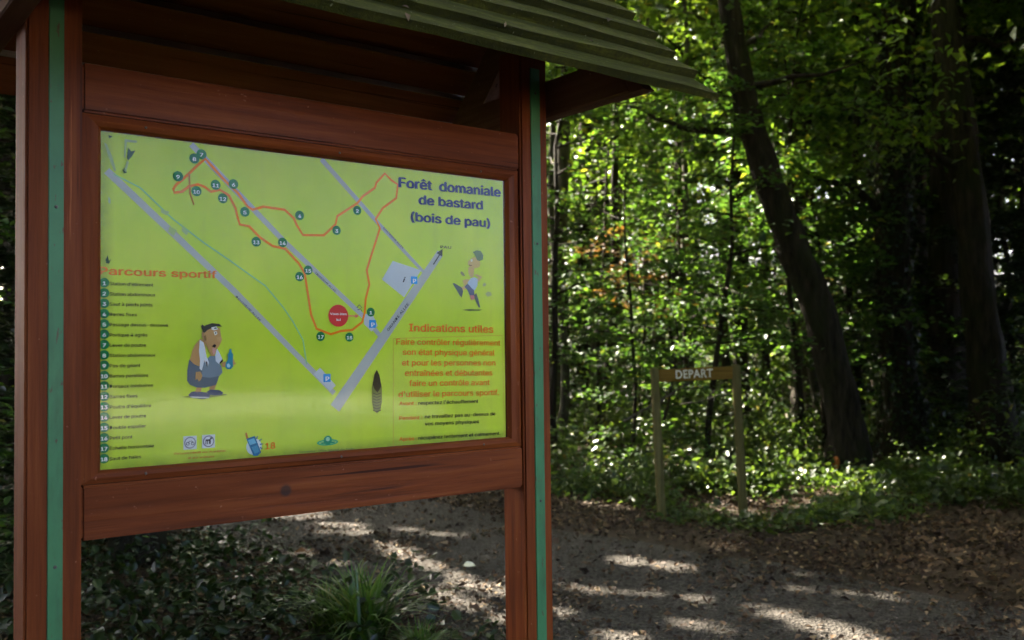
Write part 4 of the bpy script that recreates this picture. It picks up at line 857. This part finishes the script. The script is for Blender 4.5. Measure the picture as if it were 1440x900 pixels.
B_ = np.array([[1, 0, 0], [0, 1, 0], [-1, 0, 0], [0, -1, 0], [0, 0, .7], [0, 0, -.7]], float); V = (B_[None]*(0.7+0.6*r.random((n, 6, 1))))*sz[:, None, None]+np.stack([x, y, hgt(x, y)+0.014], 1)[:, None, :]
F = (np.arange(n)[:, None, None]*6+np.array([[0, 1, 4], [1, 2, 4], [2, 3, 4], [3, 0, 4], [1, 0, 5], [2, 1, 5], [3, 2, 5], [0, 3, 5]])[None]).reshape(-1, 3)
tag(link_mesh('gravel', np_mesh('gravel', V.reshape(-1, 3), F), M['path']), 'small stones strewn on the path', None, None, 'stuff')
# far wood: a deep bank of foliage that reads as one mass
r = np.random.default_rng(71); n = 2600
y = r.uniform(27, 58, n); x = r.uniform(-0.95, 0.8, n)*y; z = np.where(r.random(n) < 0.6, r.random(n)*4.5, r.random(n)*(3+y*0.36)); ok = z < 22
P = clusters(np.stack([x, y, z], 1)[ok], 40, 0.9, 0.5, r); P = P[carve(P, r)]
me = leaves('distant_foliage', P, 0.26*(0.6+0.8*r.random(len(P))), up_normals(len(P), 0.6, r), r=r)
tag(link_mesh('distant_foliage', me, M['leaf_tall']), 'dense green foliage of the wood farther back', None, None, 'stuff')

# sedge tufts by the path
def tuft(seed, n, h, spread):
    r = np.random.default_rng(seed); V, F = [], []
    for k in range(n):
        a = r.random()*6.28; ln = h*(0.6+0.6*r.random()); out_ = spread*(0.15+0.95*r.random()); b = np.array([r.normal()*0.05, r.normal()*0.05, -0.02]); w = 0.006+0.005*r.random(); pr = np.array([-math.sin(a), math.cos(a), 0]); i0 = len(V)
        for j in range(6):
            t = j/5; c = b+np.array([math.cos(a)*out_*t**1.6, math.sin(a)*out_*t**1.6, ln*(t-0.42*t**2.6*(out_/spread+0.2))]); ww = w*(1-t**2.2)+0.0006
            V += [c-pr*ww, c+pr*ww]
        F += [[i0+2*j, i0+2*j+1, i0+2*j+3, i0+2*j+2] for j in range(5)]
    return np_mesh('sedge_tuft', np.array(V), np.array(F), True)
tm = tuft(81, 190, 0.48, 0.50)
for k, (x, y, s, lb) in enumerate(((512, 905, 1.1, 'arching green sedge tuft beside the path under the board'), (462, 890, 0.72, 'smaller sedge tuft left of the big one under the board'), (590, 930, 0.5, 'low sedge tuft close to the right board post'))):
    g = px_ground(x, y); o = link_mesh('sedge_tuft', tm, M['grass']); o.location = (g.x, g.y, H1(g.x, g.y)); o.rotation_euler = (0, 0, k*1.3); o.scale = (s, s, s); tag(o, lb, 'grass tuft', 'sedge tufts by the path')
# one large pale leaf lying on the path, bare twigs in the undergrowth
g = px_ground(660, 797); r = np.random.default_rng(91)
me = leaves('pale_leaf', np.array([[0, 0, 0.03]]), np.array([0.10]), np.array([[0.1, -0.5, 1.0]]), 0.12, 0.7, False, r)
o = link_mesh('pale_leaf', me, M['white']); o.location = (g.x, g.y, H1(g.x, g.y)); tag(o, 'large pale fallen leaf lying on the grey path', 'leaf')
for (a, b, Y, w, lb) in (((875, 592), (985, 528), 9.9, 0.016, 'bare dead branch leaning behind the DEPART sign'), ((955, 572), (1030, 552), 10.2, 0.012, 'thin bare branch lying level behind the DEPART sign'), ((958, 430), (985, 412), 13, 0.016, 'short pale snapped branch in the middle of the wood'), ((1195, 490), (1228, 462), 12.6, 0.012, 'bare twig between the leaning trunk and the ivy trunk')):
    A_, B_ = px_at(*a, Y), px_at(*b, Y+0.4); bp = curve(A_, B_, 7, 0.015, r); org = bp[0].copy()
    tv_, tf_ = tube([(bp-org, w*(1-np.linspace(0, 1, 7)*0.6)), (curve(bp[3]-org, bp[3]-org+np.array([0.15, 0.05, 0.18]), 4, 0.01, r), w*0.5*np.linspace(1, 0.4, 4))], 6)
    o = link_mesh('dead_branch', np_mesh('dead_branch', tv_, tf_, True), M['bark_pale']); o.location = org; tag(o, lb, 'branch')
